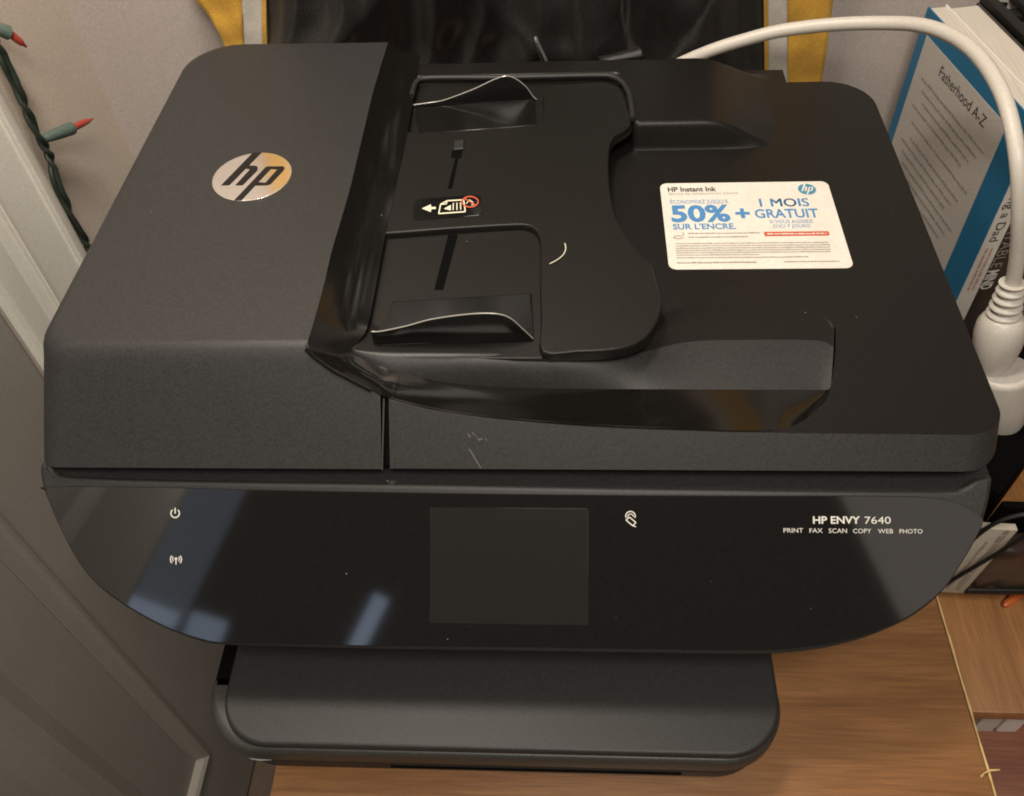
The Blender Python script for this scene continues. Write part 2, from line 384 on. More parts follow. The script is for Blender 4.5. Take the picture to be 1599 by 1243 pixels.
# ================================================================ printer
PR = thing('printer', 'black multifunction inkjet printer with curved glossy control panel on the table', 'printer', (0, 0.13, 0))
PP0 = Vector((0, -0.0085, 0.125)); PN = Vector((0, -45, 58.5)).normalized(); PU = Vector((0, 58.5, 45)).normalized(); UX = Vector((1, 0, 0))
def PPl(x, y, off=0.0): return P(x, y, pl=(PP0 + PN * off, PN))
def dens(pts, n=4): return cr([(p[0], p[1], 0) for p in pts], n, closed=True)
# control panel outline (photo pixels -> tilted panel plane)
pout = [(78, 760), (250, 761), (420, 765), (600, 768), (800, 771), (1000, 773), (1200, 774), (1340, 774), (1440, 776), (1487, 783), (1514, 795), (1533, 810), (1531, 822), (1519, 845), (1500, 877), (1478, 911), (1460, 930), (1440, 946),
        (1408, 967), (1355, 989), (1311, 1001), (1265, 1009), (1180, 1015), (1000, 1013), (800, 1010), (600, 1008), (450, 1005), (350, 1003), (312, 996), (268, 981), (224, 959), (184, 934), (150, 907), (123, 874), (101, 834), (84, 796), (74, 768)]
pan2 = [PPl(p.x, p.y) for p in dens(pout, 4)]
def to2(p): d = p - PP0; return Vector((d.x, d.dot(PU)))
def from2(q, off): return PP0 + UX * q[0] + PU * q[1] + PN * off
p2 = [to2(p) for p in pan2]
bm = bmesh.new()
rings = [[from2(q, -0.003) for q in p2], [from2(q, 0.0) for q in p2]]
for k in range(1, 4):
    a = math.pi / 2 * k / 3; rings.append([from2(q, 0.0009 + 0.0003 * math.sin(a)) for q in inset_poly(p2, 0.00025 * (1 - math.cos(a)))])
rings.append([from2(q, 0.0012) for q in inset_poly(p2, 0.0010)])
loft(bm, rings)
panel = link('control_panel', bm, [M_PANEL, M_LID], PR, angle=12)
for p in panel.data.polygons:
    if len(p.vertices) == 4 and p.normal.dot(PN) < 0.98: p.material_index = 1
# lower body: its own outline in the panel plane (ends rise as cheeks that close the groove under the lid), running straight back
bpx = [(60, 726), (70, 724.5), (77, 725), (80, 730), (86, 737), (98, 742.5), (130, 745), (200, 748), (300, 750.5), (450, 753), (600, 755), (800, 758.5), (1000, 762), (1200, 764.5), (1340, 766), (1440, 766.5), (1485, 766), (1502, 763), (1514, 756), (1524, 749), (1534, 746.5), (1551, 746), (1551.5, 756), (1549, 774), (1545, 792), (1538, 815), (1525, 848), (1506, 880), (1484, 914), (1466, 934), (1446, 951),
       (1412, 973), (1358, 996), (1313, 1009), (1266, 1018), (1180, 1024), (1000, 1022), (800, 1019), (600, 1016), (450, 1012), (345, 1009), (306, 1002), (262, 986), (218, 964), (178, 939), (144, 911), (117, 877), (95, 837), (77, 797), (65, 766), (60, 745)]
bo = [to2(PPl(v.x, v.y)) for v in cr([(p[0], p[1], 0) for p in bpx], 3, closed=True)]
bm = bmesh.new()
r0 = [from2(q, -0.0010) for q in inset_poly(bo, 0.0026)]; r1 = [from2(q, -0.0010) for q in inset_poly(bo, 0.0022)]
ra = [from2(q, -0.0013) for q in inset_poly(bo, 0.0011)]; rb_ = [from2(q, -0.0022) for q in inset_poly(bo, 0.0003)]; r2 = [from2(q, -0.0034) for q in bo]
r2b = [Vector((v.x, v.y + 0.0008, v.z)) for v in r2]
r4 = [Vector((v.x, 0.300, v.z)) for v in r2]
loft(bm, [r0, r1, ra, rb_, r2, r2b] + [[Vector((v.x, v.y + (0.300 - v.y) * t, v.z)) for v in r2] for t in (0.012, 0.03, 0.06, 0.12, 0.25, 0.5)] + [r4], cap0=False)
q0 = [Vector(q) for q in inset_poly(bo, 0.0026)]; nq = len(q0)
vo, ve, fo, ov, oe, of_ = delaunay_2d_cdt(q0, [(i, (i + 1) % nq) for i in range(nq)], [], 0, 1e-7)
vv = [bm.verts.new(from2(p, -0.0010)) for p in vo]; q0t = [(q.x, q.y) for q in q0]
for f in fo:
    if inpoly(sum(vo[i].x for i in f) / len(f), sum(vo[i].y for i in f) / len(f), q0t): bm.faces.new([vv[i] for i in f])
bmesh.ops.remove_doubles(bm, verts=bm.verts, dist=2e-6)
lb = link('lower_body', bm, M_BODY, PR, angle=35)
for p in lb.data.polygons:
    if abs(p.normal.z) > 0.97 and len(p.vertices) == 4: p.use_smooth = False
bm = bmesh.new(); box(bm, Vector((0, 0.16, 0.131)), (0.445, 0.27, 0.016)); link('lid_seat', bm, M_DARK, PR)
bm = bmesh.new(); box(bm, Vector((-0.01, 0.13, 0.045)), (0.27, 0.30, 0.072), bev=0.004); link('base', bm, M_DARK, PR)
for x in (-0.105, 0.105):
    for y in (0.0, 0.26):
        bm = bmesh.new(); tube(bm, [(x, y, 0.0), (x, y, 0.010)], 0.011, 14); link('foot', bm, M_DARK, PR)

# ---- scanner lid : front bevel follows the swept curve, top has an opening for the recess
ZL, ZB = 0.1480, 0.1355
N45 = Vector((0, -1, 1)); FP0 = Vector((0, 0, 0.137))
def FR(x, y): return P(x, y, pl=(FP0, N45))
Fpx = [(607, 624), (640, 633), (679, 642), (732, 650), (780, 656), (829, 660), (895, 665.5), (960, 669), (1070, 673), (1180, 675.5), (1280, 677)]
Fpts = [FR(*p) for p in Fpx]
frontline = cr(Fpts, 4)                      # left -> right
for v in frontline: v.z = max(v.z, ZL); v.y = v.z - 0.137
OUT = [(605.5, 68, .1765), (581, 150, .1767), (556, 255, .177), (532, 345, .177), (507, 440, .1772), (488, 510, .1772), (477, 541, .1772)]
INN = [(657, 84, .1655), (641, 180, .1655), (626, 255, .1655), (608, 335, .1655), (588, 440, .1655), (573, 512, .1652), (553, 541, .1640)]
op = [P(x, y, z=z) for x, y, z in OUT]; ip = [P(x, y, z=z) for x, y, z in INN]
OF = [(491, 556), (522, 578), (566, 602), (607, 623.5), (679, 641.5), (732, 649.5), (829, 659.5), (960, 668.5), (1070, 672), (1180, 674)]
IF = [(549, 549, .1632), (556, 556, .1622), (579, 566, .1605), (612, 578, .1582), (679, 594, .1530), (732, 601, .1500), (829, 606, .1468), (960, 607.5, .1445), (1070, 608, .1432), (1180, 608.5, .1424)]
for p in OF: op.append(FR(*p) + Vector((0, 0.0004, 0.0002)))
for x, y, z in IF: ip.append(P(x, y, z=z))
OR = [(1218, 669.5), (1240, 664), (1262, 652), (1280, 636), (1292, 620), (1298, 606)]
IR = [(1215, 608.5, .1422), (1240, 608.5, .1420), (1262, 608.5, .1419), (1280, 608.5, .1420), (1291, 608.5, .1424), (1297, 605, .143)]
for p in OR: op.append(P(*p, z=ZL - 0.0002))
for x, y, z in IR: ip.append(P(x, y, z=z))
RB = [(549, 546, .1640), (553, 546, .1645), (575, 548, .1638), (612, 549, .1630), (679, 549.5, .1625), (732, 550, .162), (829, 550, .160), (960, 541, .1555), (1070, 500, .1490), (1180, 494, .1480), (1215, 494, .1478), (1240, 494, .1478), (1262, 495, .1478), (1280, 497, .1478), (1294, 503, .1478), (1303, 512, .1478)]
rb = [P(x, y, z=z) for x, y, z in RB]
ik = ip[7:]
rbs, iks = cr(rb, 5), cr(ik, 5)
ramp_rows = []
for a, b in zip(iks, rbs):
    row = []
    for j in range(15):
        t = j / 14; v = a.lerp(b, t)
        v.z = a.z + (b.z - a.z) * (1 - (1 - t) ** 2.1)      # steep near the crease, easing out level
        row.append(v)
    if b.x > 0.062: c = Vector((b.x, b.y + 0.012 * min(1, max(0, (0.167 - b.x) / 0.02)), ZL))
    else: c = b + Vector((0, 0.045, -0.006))
    row.append(b.lerp(c, 0.5)); row.append(c); ramp_rows.append(row)
XLID = 0.2336
right_arc = [Vector((XLID - 0.019 + 0.019 * math.sin(a), 0.011 + 0.016 - 0.016 * math.cos(a), ZL)) for a in [math.pi / 2 * k / 8 for k in range(9)]]
back_arc = [Vector((XLID - 0.030 + 0.030 * math.cos(a), 0.318 - 0.030 + 0.030 * math.sin(a), ZL)) for a in [math.pi / 2 * k / 8 for k in range(9)]]
rim = frontline + right_arc + back_arc + [Vector((-0.12, 0.318, ZL)), Vector((-0.12, 0.05, ZL)), Vector((frontline[0].x, 0.05, ZL))]
def low(v, i):
    """the same rim point on the lid's lower edge"""
    if i < len(frontline): return Vector((v.x, ZB - 0.137 + 0.0006, ZB))
    return v.copy()
nf = len(frontline)
bot = []
for i, v in enumerate(rim):
    if i < nf: bot.append(Vector((v.x, ZB - 0.1366, ZB)))
    elif i < nf + 9:
        k = i - nf; a = math.pi / 2 * k / 8
        bot.append(Vector((XLID - 0.020 + 0.0205 * math.sin(a), -0.0011 + 0.0240 - 0.0240 * math.cos(a), ZB)))
    else: bot.append(Vector((v.x + (0.0005 if v.x > 0.2 else 0), v.y, ZB)))
mid = [b.lerp(t, 0.10) for b, t in zip(bot, rim)]
mid2 = [b.lerp(t, 0.93) for b, t in zip(bot, rim)]
bot_in = [Vector((b.x, b.y + 0.0012, b.z)) for b in bot]
# small rounded top edge
c2 = inset_poly(rim, 0.0009)
top = [Vector((q.x, q.y, v.z + 0.0001)) for q, v in zip(c2, rim)]
# recess opening on the lid top
rimR = [P(x, y, z=ZL) for x, y in ((1180, 673.0), (1218, 669.5), (1240, 664), (1262, 652), (1280, 636), (1292, 620), (1299, 600), (1303, 570), (1305, 540), (1305, 512))]
hole_front = [Vector((q.x, q.y, v.z)) for q, v in list(zip(inset_poly(rim, 0.0019), rim))[1:nf - 6]]
while hole_front and hole_front[-1].x > rimR[0].x - 0.002: hole_front.pop()
hole_back = [r[-1].copy() for r in reversed(ramp_rows) if r[7].x > 0.062 and r[-1].z > ZL - 1e-5]
hole_back += [Vector((0.03, 0.12, ZL)), Vector((frontline[0].x + 0.006, 0.12, ZL))]
rimRs = cr(rimR, 3)
hole = hole_front + rimRs + hole_back
# left side under the feeder cover closes the opening
outer2 = [(v.x, v.y) for v in top]; hole2 = [(v.x, v.y) for v in hole]
pts2 = [Vector(p) for p in outer2 + hole2]; no = len(outer2); nh = len(hole2)
edges = [(i, (i + 1) % no) for i in range(no)] + [(no + i, no + (i + 1) % nh) for i in range(nh)]
vo, ve, fo, ov, oe, of_ = delaunay_2d_cdt(pts2, edges, [], 0, 1e-7)
zsrc = [v.z for v in top] + [v.z for v in hole]
bm = bmesh.new()
vv = []
for p, orig in zip(vo, ov):
    z = zsrc[orig[0]] if orig else ZL
    vv.append(bm.verts.new((p.x, p.y, z)))
for f in fo:
    cx = sum(vo[i].x for i in f) / len(f); cy = sum(vo[i].y for i in f) / len(f)
    if inpoly(cx, cy, outer2) and not inpoly(cx, cy, hole2): bm.faces.new([vv[i] for i in f])
loft(bm, [bot_in, bot, mid, mid2, rim, top], cap1=False)
# thin inner wall of the opening
loft(bm, [hole, [v + Vector((0, 0, -0.0085)) for v in hole]], cap0=False, cap1=False)
bmesh.ops.remove_doubles(bm, verts=bm.verts, dist=1e-6)
lid = link('scanner_lid', bm, [M_LID, M_BODY], PR, angle=30)
for p in lid.data.polygons:                    # bevelled front takes the lighter plastic, painting in the light it catches
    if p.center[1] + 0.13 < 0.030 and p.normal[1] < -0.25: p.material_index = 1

# ---- document feeder cover (raised left block)
ZA = 0.1775
oc = [(478, 541), (487, 512), (496, 481), (507, 440), (518, 392), (532, 345), (545, 300), (556, 255), (569, 200), (581, 150), (590, 118), (598, 92), (606, 66)]
ocp = [P(x, y, z=ZA) for x, y in oc]
ocs = cr(ocp, 3)
def xr(z):
    t = [(0.1300, -0.0613), (0.1608, -0.0613), (0.1643, -0.0700), (0.1695, -0.0836), (0.1743, -0.0932), (0.1775, -0.0975), (0.20, -0.0975)]
    for (a, xa), (b, xb) in zip(t, t[1:]):
        if a <= z <= b: return xa + (xb - xa) * (z - a) / (b - a)
def cover_ring(z, ins, zz=None):
    yf = (zz or z) - 0.137 + ins; x0 = -0.2335 + ins
    R = 0.009 + 0.007 * min(1, max(0, ((zz or z) - 0.140) / 0.03)); out = []
    for k in range(9):
        a = math.pi / 2 * k / 8
        out.append((x0 + R - R * math.cos(a), yf + R - R * math.sin(a), z))
    xe = xr(zz or z)
    out.append(((x0 + R) * 0.5 + xe * 0.5, yf, z)); out.append((xe, yf, z))
    for v in ocs[1:]: out.append((v.x, max(v.y, yf + 0.0005) , z))
    yb = 0.335 - ins; Rb = 0.034
    for k in range(9):
        a = math.pi / 2 * k / 8
        out.append((x0 + Rb - Rb * math.sin(a), yb - Rb + Rb * math.cos(a), z))
    return out
bm = bmesh.new()
rings = [cover_ring(0.1366, 0.0015), cover_ring(ZB, 0.0), cover_ring(0.150, 0), cover_ring(0.1608, 0), cover_ring(0.1643, 0), cover_ring(0.1695, 0), cover_ring(0.1735, 0.0)]
rings[0] = [(x, y, ZB) for x, y, z in cover_ring(ZB, 0.0012)]
for k in range(1, 5):
    a = math.radians(90 * k / 4); rings.append(cover_ring(0.1735 + 0.004 * math.sin(a), 0.005 * (1 - math.cos(a)) * 0.9 + (0.0), zz=0.1735 + 0.0040 * math.sin(a)))
rings.append([(x, y, 0.1775) for x, y, z in cover_ring(0.1775, 0.0052, zz=0.1775)])
loft(bm, rings)
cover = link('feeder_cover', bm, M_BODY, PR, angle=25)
# seam face: pale edge beside the dark gap
bm = bmesh.new(); a, b = FR(599.5, 622), FR(596.8, 734)
tube(bm, [a, b], 0.00045, 6); link('seam_edge', bm, M_LIP, cover)
bm = bmesh.new()
loft(bm, [[Vector((x, y, z)) for x, y in ((-0.0613, 0.001), (-0.0573, 0.001), (-0.0573, 0.006), (-0.0613, 0.006))] for z in (0.1355,)] + [[Vector((x, y, 0.1572)) for x, y in ((-0.0613, 0.0222), (-0.0573, 0.0222), (-0.0573, 0.0262), (-0.0613, 0.0262))]])
link('seam_gap', bm, M_DARK, PR)

# ---- feeder trim: glossy strip sweeping down the cover edge and round along the front
os_, is_ = cr(op, 5), cr(ip, 5)
bm = bmesh.new(); rows = []
nn = len(os_)
for k in range(nn):
    a, b = os_[k], is_[k]; row = []
    s = k / (nn - 1)
    for j in range(7):
        t = j / 6
        sag = -0.0022 * math.sin(math.pi * t) * (1.0 if s < 0.45 else 0.6)
        row.append(a.lerp(b, t) + Vector((0, 0, sag)))
    rows.append(row)
grid_faces(bm, rows)
trim = link('feeder_trim', bm, M_GLOSS, PR, angle=60)
# rounded bead of the trim along the cover corner, catching a cool highlight
bm = bmesh.new(); pth = [FR(*p) + Vector((0, -0.0002, 0.0004)) for p in ((478, 545), (491, 558), (506, 569), (522, 580), (545, 592), (566, 603), (580, 610))]
tube(bm, cr(pth, 4), 0.0011, 8); link('trim_bead', bm, M_GLOSS, trim)
# ramp that falls from under the feeder tray to the glossy floor of the recess
bm = bmesh.new(); grid_faces(bm, ramp_rows)
ramp = link('output_ramp', bm, [M_LID, M_BODY], PR, angle=60)
for k, p in enumerate(ramp.data.polygons):  # rows near the crease get lighter plastic, painting the slope as lit
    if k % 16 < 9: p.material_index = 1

# ---- rear hinge hump behind the tray
def sst(a, b, t):
    t = min(1, max(0, (t - a) / (b - a))); return t * t * t * (t * (6 * t - 15) + 10)
bm = bmesh.new(); rows = []
for j in range(90):
    y = 0.236 + 0.100 * j / 89; row = []
    for i in range(190):
        x = -0.115 + 0.295 * i / 189
        fy = 0.3005 + (0.2405 - 0.3005) * sst(0.0615, 0.0725, x)
        h = sst(fy - 0.002, fy + 0.0075, y) * (1 - sst(0.3215, 0.333, y)) * (1 - sst(0.112, 0.172, x) * (0.85 + 0.15 * sst(0.27, 0.24, y)) - 0.15 * sst(0.150, 0.176, x))
        row.append((x, y, 0.1470 + 0.0178 * max(0, h)))
    rows.append(row)
grid_faces(bm, rows)
link('hinge_housing', bm, M_LID, PR, angle=180)

# ---- document feeder tray
ft = thing('feeder_tray', '', '', (0, 0, 0)); del ft['label']; del ft['category']; ft.parent = PR; ft.location = -PR.location
TZ = 0.1650
tout = [(628, 190), (636, 150), (645, 133), (657, 122), (700, 121), (780, 121), (860, 119), (930, 117), (955, 119), (972, 128), (982, 145), (986, 165), (989, 185), (985, 197), (974, 206), (960, 214), (953, 230), (951, 260), (954, 300), (962, 335), (980, 370), (1003, 397), (1018, 414), (1024, 432), (1030, 452), (1035, 472), (1031, 494), (1022, 512), (1010, 527), (990, 539), (955, 547), (900, 550), (763, 551), (650, 548), (590, 544), (563, 538), (563, 525), (573, 470), (580, 430), (590, 372), (602, 320), (613, 260)]
def xy(pts, z, n=3): return [Vector((v.x, v.y)) for v in [P(p.x, p.y, z=z) for p in dens(pts, n)]]
bm = bmesh.new(); slab(bm, xy(tout, TZ), TZ - 0.0062, TZ - 0.0040, 0.0006)
link('tray_base', bm, M_TRAY, ft, angle=40)
ttop = [(846, 550.5), (844, 500), (843, 440), (843, 385), (841, 369), (834, 358), (820, 352), (790, 352), (700, 357.5), (600, 365), (594, 360), (602, 325), (614, 262), (627, 207), (645, 206), (720, 203), (800, 197), (836, 194), (846, 187), (849, 170), (847, 150), (850, 139), (860, 133), (920, 128), (945, 128), (962, 134), (974, 147), (981, 165), (987, 185), (984, 196), (974, 205), (960, 213), (953, 229), (951, 260), (954, 300), (962, 335), (980, 370), (1003, 397), (1018, 414), (1024, 432), (1030, 452), (1035, 472), (1031, 494), (1022, 512), (1010, 527), (990, 539), (955, 547), (900, 550)]
bm = bmesh.new()
o2 = xy(ttop, TZ)
loft(bm, [[(q.x, q.y, TZ - 0.0041) for q in o2]] + [[(q.x, q.y, z) for q in inset_poly(o2, d)] for d, z in ((0.0003, TZ - 0.0016), (0.0006, TZ - 0.0006), (0.0010, TZ - 0.0001), (0.0014, TZ), (0.0018, TZ))])
link('tray_plate', bm, M_TRAY, ft, angle=50)
# raised rim round the back of the tray
bm = bmesh.new(); rp = cr([P(x, y, z=TZ + 0.001) for x, y in ((643, 150), (648, 132), (660, 123), (700, 121.5), (780, 121.5), (860, 119.5), (930, 118), (955, 119.5), (972, 129), (982, 146), (986, 166), (988, 186))], 5)
tube(bm, rp, 0.0019, 8); link('tray_rim', bm, M_OUT, ft, angle=60)
# paper stop edge under the tray's cut-out
# guide slot: flat dark sheets painting in the groove's shade
def flat(name, pts, z, m, par, th=0.0003):
    bm = bmesh.new(); slab(bm, [Vector((v.x, v.y)) for v in [P(x, y, z=z) for x, y in pts]], z - th, z, th * 0.3, 1)
    return link(name, bm, m, par)
flat('guide_slot', [(700, 366), (715, 366), (692, 452), (678, 452)], TZ - 0.0037, M_DARK, ft)
flat('guide_slot', [(711, 246), (716, 246), (706, 294), (699, 294)], TZ + 0.0003, M_DARK, ft)
flat('guide_slot', [(706, 234), (722, 234), (720, 246), (704, 246)], TZ + 0.0004, M_DARK, ft)
flat('slider_tab', [(709, 219), (725, 217), (724, 231), (708, 233)], TZ + 0.0016, M_OUT, ft, 0.0016)
# paper guides: a sliding plate with an upright wavy wall
def guide(plate, zb, base, prof, name='paper_guide'):
    bm = bmesh.new(); slab(bm, [Vector((v.x, v.y)) for v in [P(x, y, z=zb) for x, y in plate]], zb - 0.0016, zb, 0.0007, 3)
    g = link(name, bm, M_GUIDE, ft, angle=40)
    bm = bmesh.new(); rows = []; prof = cr([(x, h, 0) for x, h in prof], 6)
    (xa, ya), (xb, yb) = base
    for v in prof:
        t = (v.x - xa) / (xb - xa); b = P(v.x, ya + (yb - ya) * t, z=zb - 0.0012); h = max(v.y, 0.0004); rr = 0.00055
        rows.append([b + Vector((0, -0.0012, 0)), b + Vector((0, -0.0009, h - rr)), b + Vector((0, -0.0006, h)), b + Vector((0, 0.0002, h)), b + Vector((0, 0.0006, h - rr)), b + Vector((0, 0.0009, 0))])
    loft(bm, rows); link('guide_wall', bm, M_GUIDE, g, angle=50)
    bm = bmesh.new(); tube(bm, [r[2].lerp(r[3], 0.5) for r in rows], 0.00042, 6); link('guide_edge', bm, M_EDGEP, g)
    return g
guide([(612, 470), (830, 457), (833, 527), (584, 540), (590, 512), (606, 490)], TZ - 0.0022, ((584, 538), (833, 529)), [(585, 0.0095), (600, 0.0095), (640, 0.0125), (680, 0.0165), (735, 0.019), (775, 0.0188), (798, 0.0155), (818, 0.007), (832, 0.0004)])
guide([(648, 168), (835, 152), (837, 195), (650, 210)], TZ - 0.0022, ((644, 166), (838, 156)), [(645, 0.0010), (665, 0.0018), (690, 0.0030), (715, 0.0062), (745, 0.0108), (780, 0.0172), (800, 0.0176), (820, 0.0110), (832, 0.0030), (838, 0.0004)])
# feed direction label
fl = flat('feed_label', [(646, 315), (652, 310), (745, 304), (751, 307), (753, 332), (748, 336), (652, 344), (645, 341)], TZ + 0.0004, M_GLOSS, ft)
zl = TZ + 0.0006
def flatprint(name, polys, z, m, par):
    bm = bmesh.new()
    for k, poly in enumerate(polys): bm.faces.new([bm.verts.new(P(x, y, z=z + 4e-6 * k)) for x, y in poly])
    return link(name, bm, m, par, smooth=False)
def stroke(pts, w): 
    out = []
    for (x1, y1), (x2, y2) in zip(pts, pts[1:]):
        L = math.hypot(x2 - x1, y2 - y1); nx, ny = -(y2 - y1) / L * w / 2, (x2 - x1) / L * w / 2
        out.append([(x1 + nx, y1 + ny), (x1 - nx, y1 - ny), (x2 - nx, y2 - ny), (x2 + nx, y2 + ny)])
    return out
flatprint('feed_arrow', [[(658.5, 325.5), (673, 319), (673, 323.3), (680.5, 322.8), (680.5, 326.2), (673, 326.7), (673, 331)]] + stroke([(685, 333.5), (688, 319), (698, 313.5), (724, 312), (726.5, 330.5), (685, 333.5)], 1.9) + stroke([(688, 319), (697, 318.5), (698, 313.5)], 1.5) + stroke([(708, 317), (707.5, 328)], 1.6) + stroke([(713.5, 316.5), (713.5, 328)], 1.6) + stroke([(719, 316), (719.5, 327.5)], 1.6) + [[(693, 326), (699, 322.5), (704, 320), (704, 328.5)]], zl, M_PRINTY, fl)
circ = [(734 + 12.6 * math.cos(a), 315 + 8.2 * math.sin(a)) for a in [2 * math.pi * k / 20 for k in range(21)]]
flatprint('prohibition_mark', stroke(circ, 2.0) + stroke([(725, 309.5), (743, 320.5)], 1.8), zl + 0.0002, M_RED, fl)
flatprint('feed_arrow', stroke([(728, 318), (733, 312), (739, 316)], 1.2) + stroke([(736, 320), (741, 319)], 1.3), zl + 0.0001, M_PRINTY, fl)

# ---- emblem on the feeder cover
def emb(x, y): return P(310 + x / 9.406, 220 + y / 9.406, z=ZA)
HP_POLYS = [[(795, 170), (935, 170), (740, 372), (455, 660), (335, 662)], [(730, 372), (845, 374), (870, 390), (874, 412), (860, 450), (655, 655), (625, 662), (545, 660), (762, 425), (690, 414)],
            [(985, 398), (1085, 398), (630, 885), (530, 880)], [(985, 398), (1015, 385), (1240, 383), (1265, 398), (1268, 412), (1165, 426), (1058, 420)], [(1165, 424), (1268, 410), (1240, 455), (1075, 630), (985, 626)], [(882, 618), (985, 624), (1076, 629), (1050, 648), (1005, 660), (838, 664)]]
ec = P(394.2, 275.6, z=ZA); er = 0.0233
bm = bmesh.new(); slab(bm, [Vector((ec.x + er * math.cos(a), ec.y + er * math.sin(a))) for a in [2 * math.pi * k / 72 for k in range(72)]], ZA - 0.0004, ZA + 0.0004, 0.0002, 2)
emblem = link('emblem', bm, M_CHROME, cover, angle=40)
def clipc(v):
    d = Vector((v.x - ec.x, v.y - ec.y))
    if d.length > er * 1.004: d = d.normalized() * er * 1.004
    return d
HPN = [[clipc(emb(*p)) / er for p in poly] for poly in HP_POLYS]      # the letters in the disc's own unit circle
bm = bmesh.new()
extrude_polys(bm, [[(q.x * er, q.y * er) for q in poly] for poly in HPN], Vector((ec.x, ec.y, ZA + 0.0004)), UX, Vector((0, 1, 0)), 0.00015)
link('emblem_letters', bm, M_LID, cover, smooth=False)

# ---- offer sticker on the lid
sz = ZL + 0.0004
sc = [P(x, y, z=sz) for x, y in ((1029, 286), (1302, 283), (1323, 418), (1046, 421))]
sx0 = (sc[0].x + sc[3].x) / 2; sx1 = (sc[1].x + sc[2].x) / 2; sy0 = (sc[2].y + sc[3].y) / 2; sy1 = (sc[0].y + sc[1].y) / 2
bm = bmesh.new(); slab(bm, rrect(sx0, sy0, sx1, sy1, 0.0045), ZL + 0.0001, sz, 0.0001, 1)
stk = link('sticker', bm, M_STICK, PR)
YU = Vector((0, 1, 0))
def st(s, m, x0, x1, y, hpx, bold=0.0):
    a, b = P(x0, y, z=sz), P(x1, y, z=sz); hh = abs(P(x0, y - hpx, z=sz).y - a.y)
    return text('lettering', s, m, stk, a, Vector((b.x, a.y, b.z)), hh, YU, bold=bold)
st('HP Instant Ink', M_INK, 1043, 1119, 299.5, 7.0, 0.03)
st("Service de remplacement d'encre", M_GREYP, 1044, 1153, 304.6, 3.6)
st("ÉCONOMISEZ JUSQU'À", M_BLUE, 1047, 1138, 318.5, 5.8, 0.0)
st('50%', M_BLUE, 1049, 1142, 346, 24.5, 0.035)
st('+', M_BLUE, 1150, 1173, 343.5, 20, 0.035)
st("SUR L'ENCRE.", M_BLUE, 1051, 1150, 358.5, 8.6, 0.025)
st('1 MOIS', M_BLUE, 1187, 1264, 323, 12.5); st('1 MOIS', M_BLUE, 1188.2, 1265.2, 322.8, 12.4)
st('GRATUIT', M_BLUE, 1180, 1280, 340.5, 13.5, 0.02)
st('SI VOUS AGISSEZ', M_BLUE, 1202, 1270, 348.8, 5.2, 0.0)
st("D'ICI 7 JOURS!", M_BLUE, 1208, 1266, 355.8, 5.0, 0.0)
bm = bmesh.new(); a, b = P(1194, 369, z=sz), P(1295.5, 361, z=sz)
slab(bm, rrect(a.x, a.y, b.x - 0.0006, b.y, 0.0008, 3), sz - 0.0001, sz + 0.0001, 0.00005, 1); link('red_bar', bm, M_RED, stk)
bm = bmesh.new(); a, b = P(1198, 366.8, z=sz), P(1291, 366.8, z=sz); dashes(bm, a, (b.x, a.y, a.z), 0.0011, YU, 0.00025, 5); link('fine_print', bm, M_STICK, stk, smooth=False)
bm = bmesh.new()
for i, (y, x0, x1, f) in enumerate(((365.6, 1074, 1188, 1.0), (371.4, 1075, 1168, 1.0))):
    a, b = P(x0, y, z=sz), P(x1, y, z=sz); dashes(bm, a, (b.x, a.y, a.z), 0.0010, YU, 0.00014, 20 + i, gap=0.2)
for i, (y, x0, x1) in enumerate(((381.5, 1054.5, 1294), (385.2, 1054.8, 1297), (388.8, 1055, 1297), (392.3, 1055.4, 1298), (395.8, 1055.7, 1298), (399.4, 1056, 1186), (403.6, 1056.5, 1263), (411.6, 1057, 1182), (409.6, 1224, 1312))):
    a, b = P(x0, y, z=sz), P(x1, y, z=sz); dashes(bm, a, (b.x, a.y, a.z), 0.00085 if i != 7 else 0.0012, YU, 0.00014, 40 + i, gap=0.15)
link('fine_print', bm, M_GREYP, stk, smooth=False)
flatprint('hand_mark', stroke([(1051, 371), (1056, 367.5), (1063, 369), (1068, 366), (1066, 362.5)], 1.2) + stroke([(1051, 371), (1060, 373), (1068, 370.5)], 1.2), sz + 0.00015, M_GREYP, stk)
lc = P(1260, 295.6, z=sz); lr = 0.0053
bm = bmesh.new(); bm.faces.new([bm.verts.new((lc.x + lr * math.cos(a), lc.y + lr * math.sin(a), sz + 0.00012)) for a in [2 * math.pi * k / 40 for k in range(40)]])
link('printed_logo', bm, M_HPB, stk, smooth=False)
bm = bmesh.new(); extrude_polys(bm, [[(q.x * lr * 0.98, q.y * lr * 0.98) for q in poly] for poly in HPN], Vector((lc.x, lc.y, sz)), UX, YU, 0.0002)
link('printed_logo', bm, M_STICK, stk, smooth=False)

# ---- control panel details
def ptext(s, x0, x1, y, hpx, bold=0.0, m=M_PRINT, name='lettering'):
    a, b = PPl(x0, y, 0.0013), PPl(x1, y, 0.0013); h = (PPl(x0, y - hpx, 0.0013) - a).length
    return text(name, s, m, panel, a, b, h, PU, lift=0.0001, bold=bold)
ptext('HP ENVY', 1269.5, 1343, 817.5, 11.2, 0.022); ptext('7640', 1350, 1391, 817.8, 11.2)
for s, x0, x1 in (('PRINT', 1223.5, 1254), ('FAX', 1264, 1284.5), ('SCAN', 1294, 1322.5), ('COPY', 1332, 1360.5), ('WEB', 1371, 1394.5), ('PHOTO', 1404.5, 1440.5)):
    ptext(s, x0, x1, 831.6 + (x0 - 1223) * 0.008, 7.0)
def pprint(name, polys, m=M_PRINT, off=0.0014, par=None):
    bm = bmesh.new()
    for k, poly in enumerate(polys): bm.faces.new([bm.verts.new(PPl(x, y, off + 4e-6 * k)) for x, y in poly])
    return link(name, bm, m, par or panel, smooth=False)
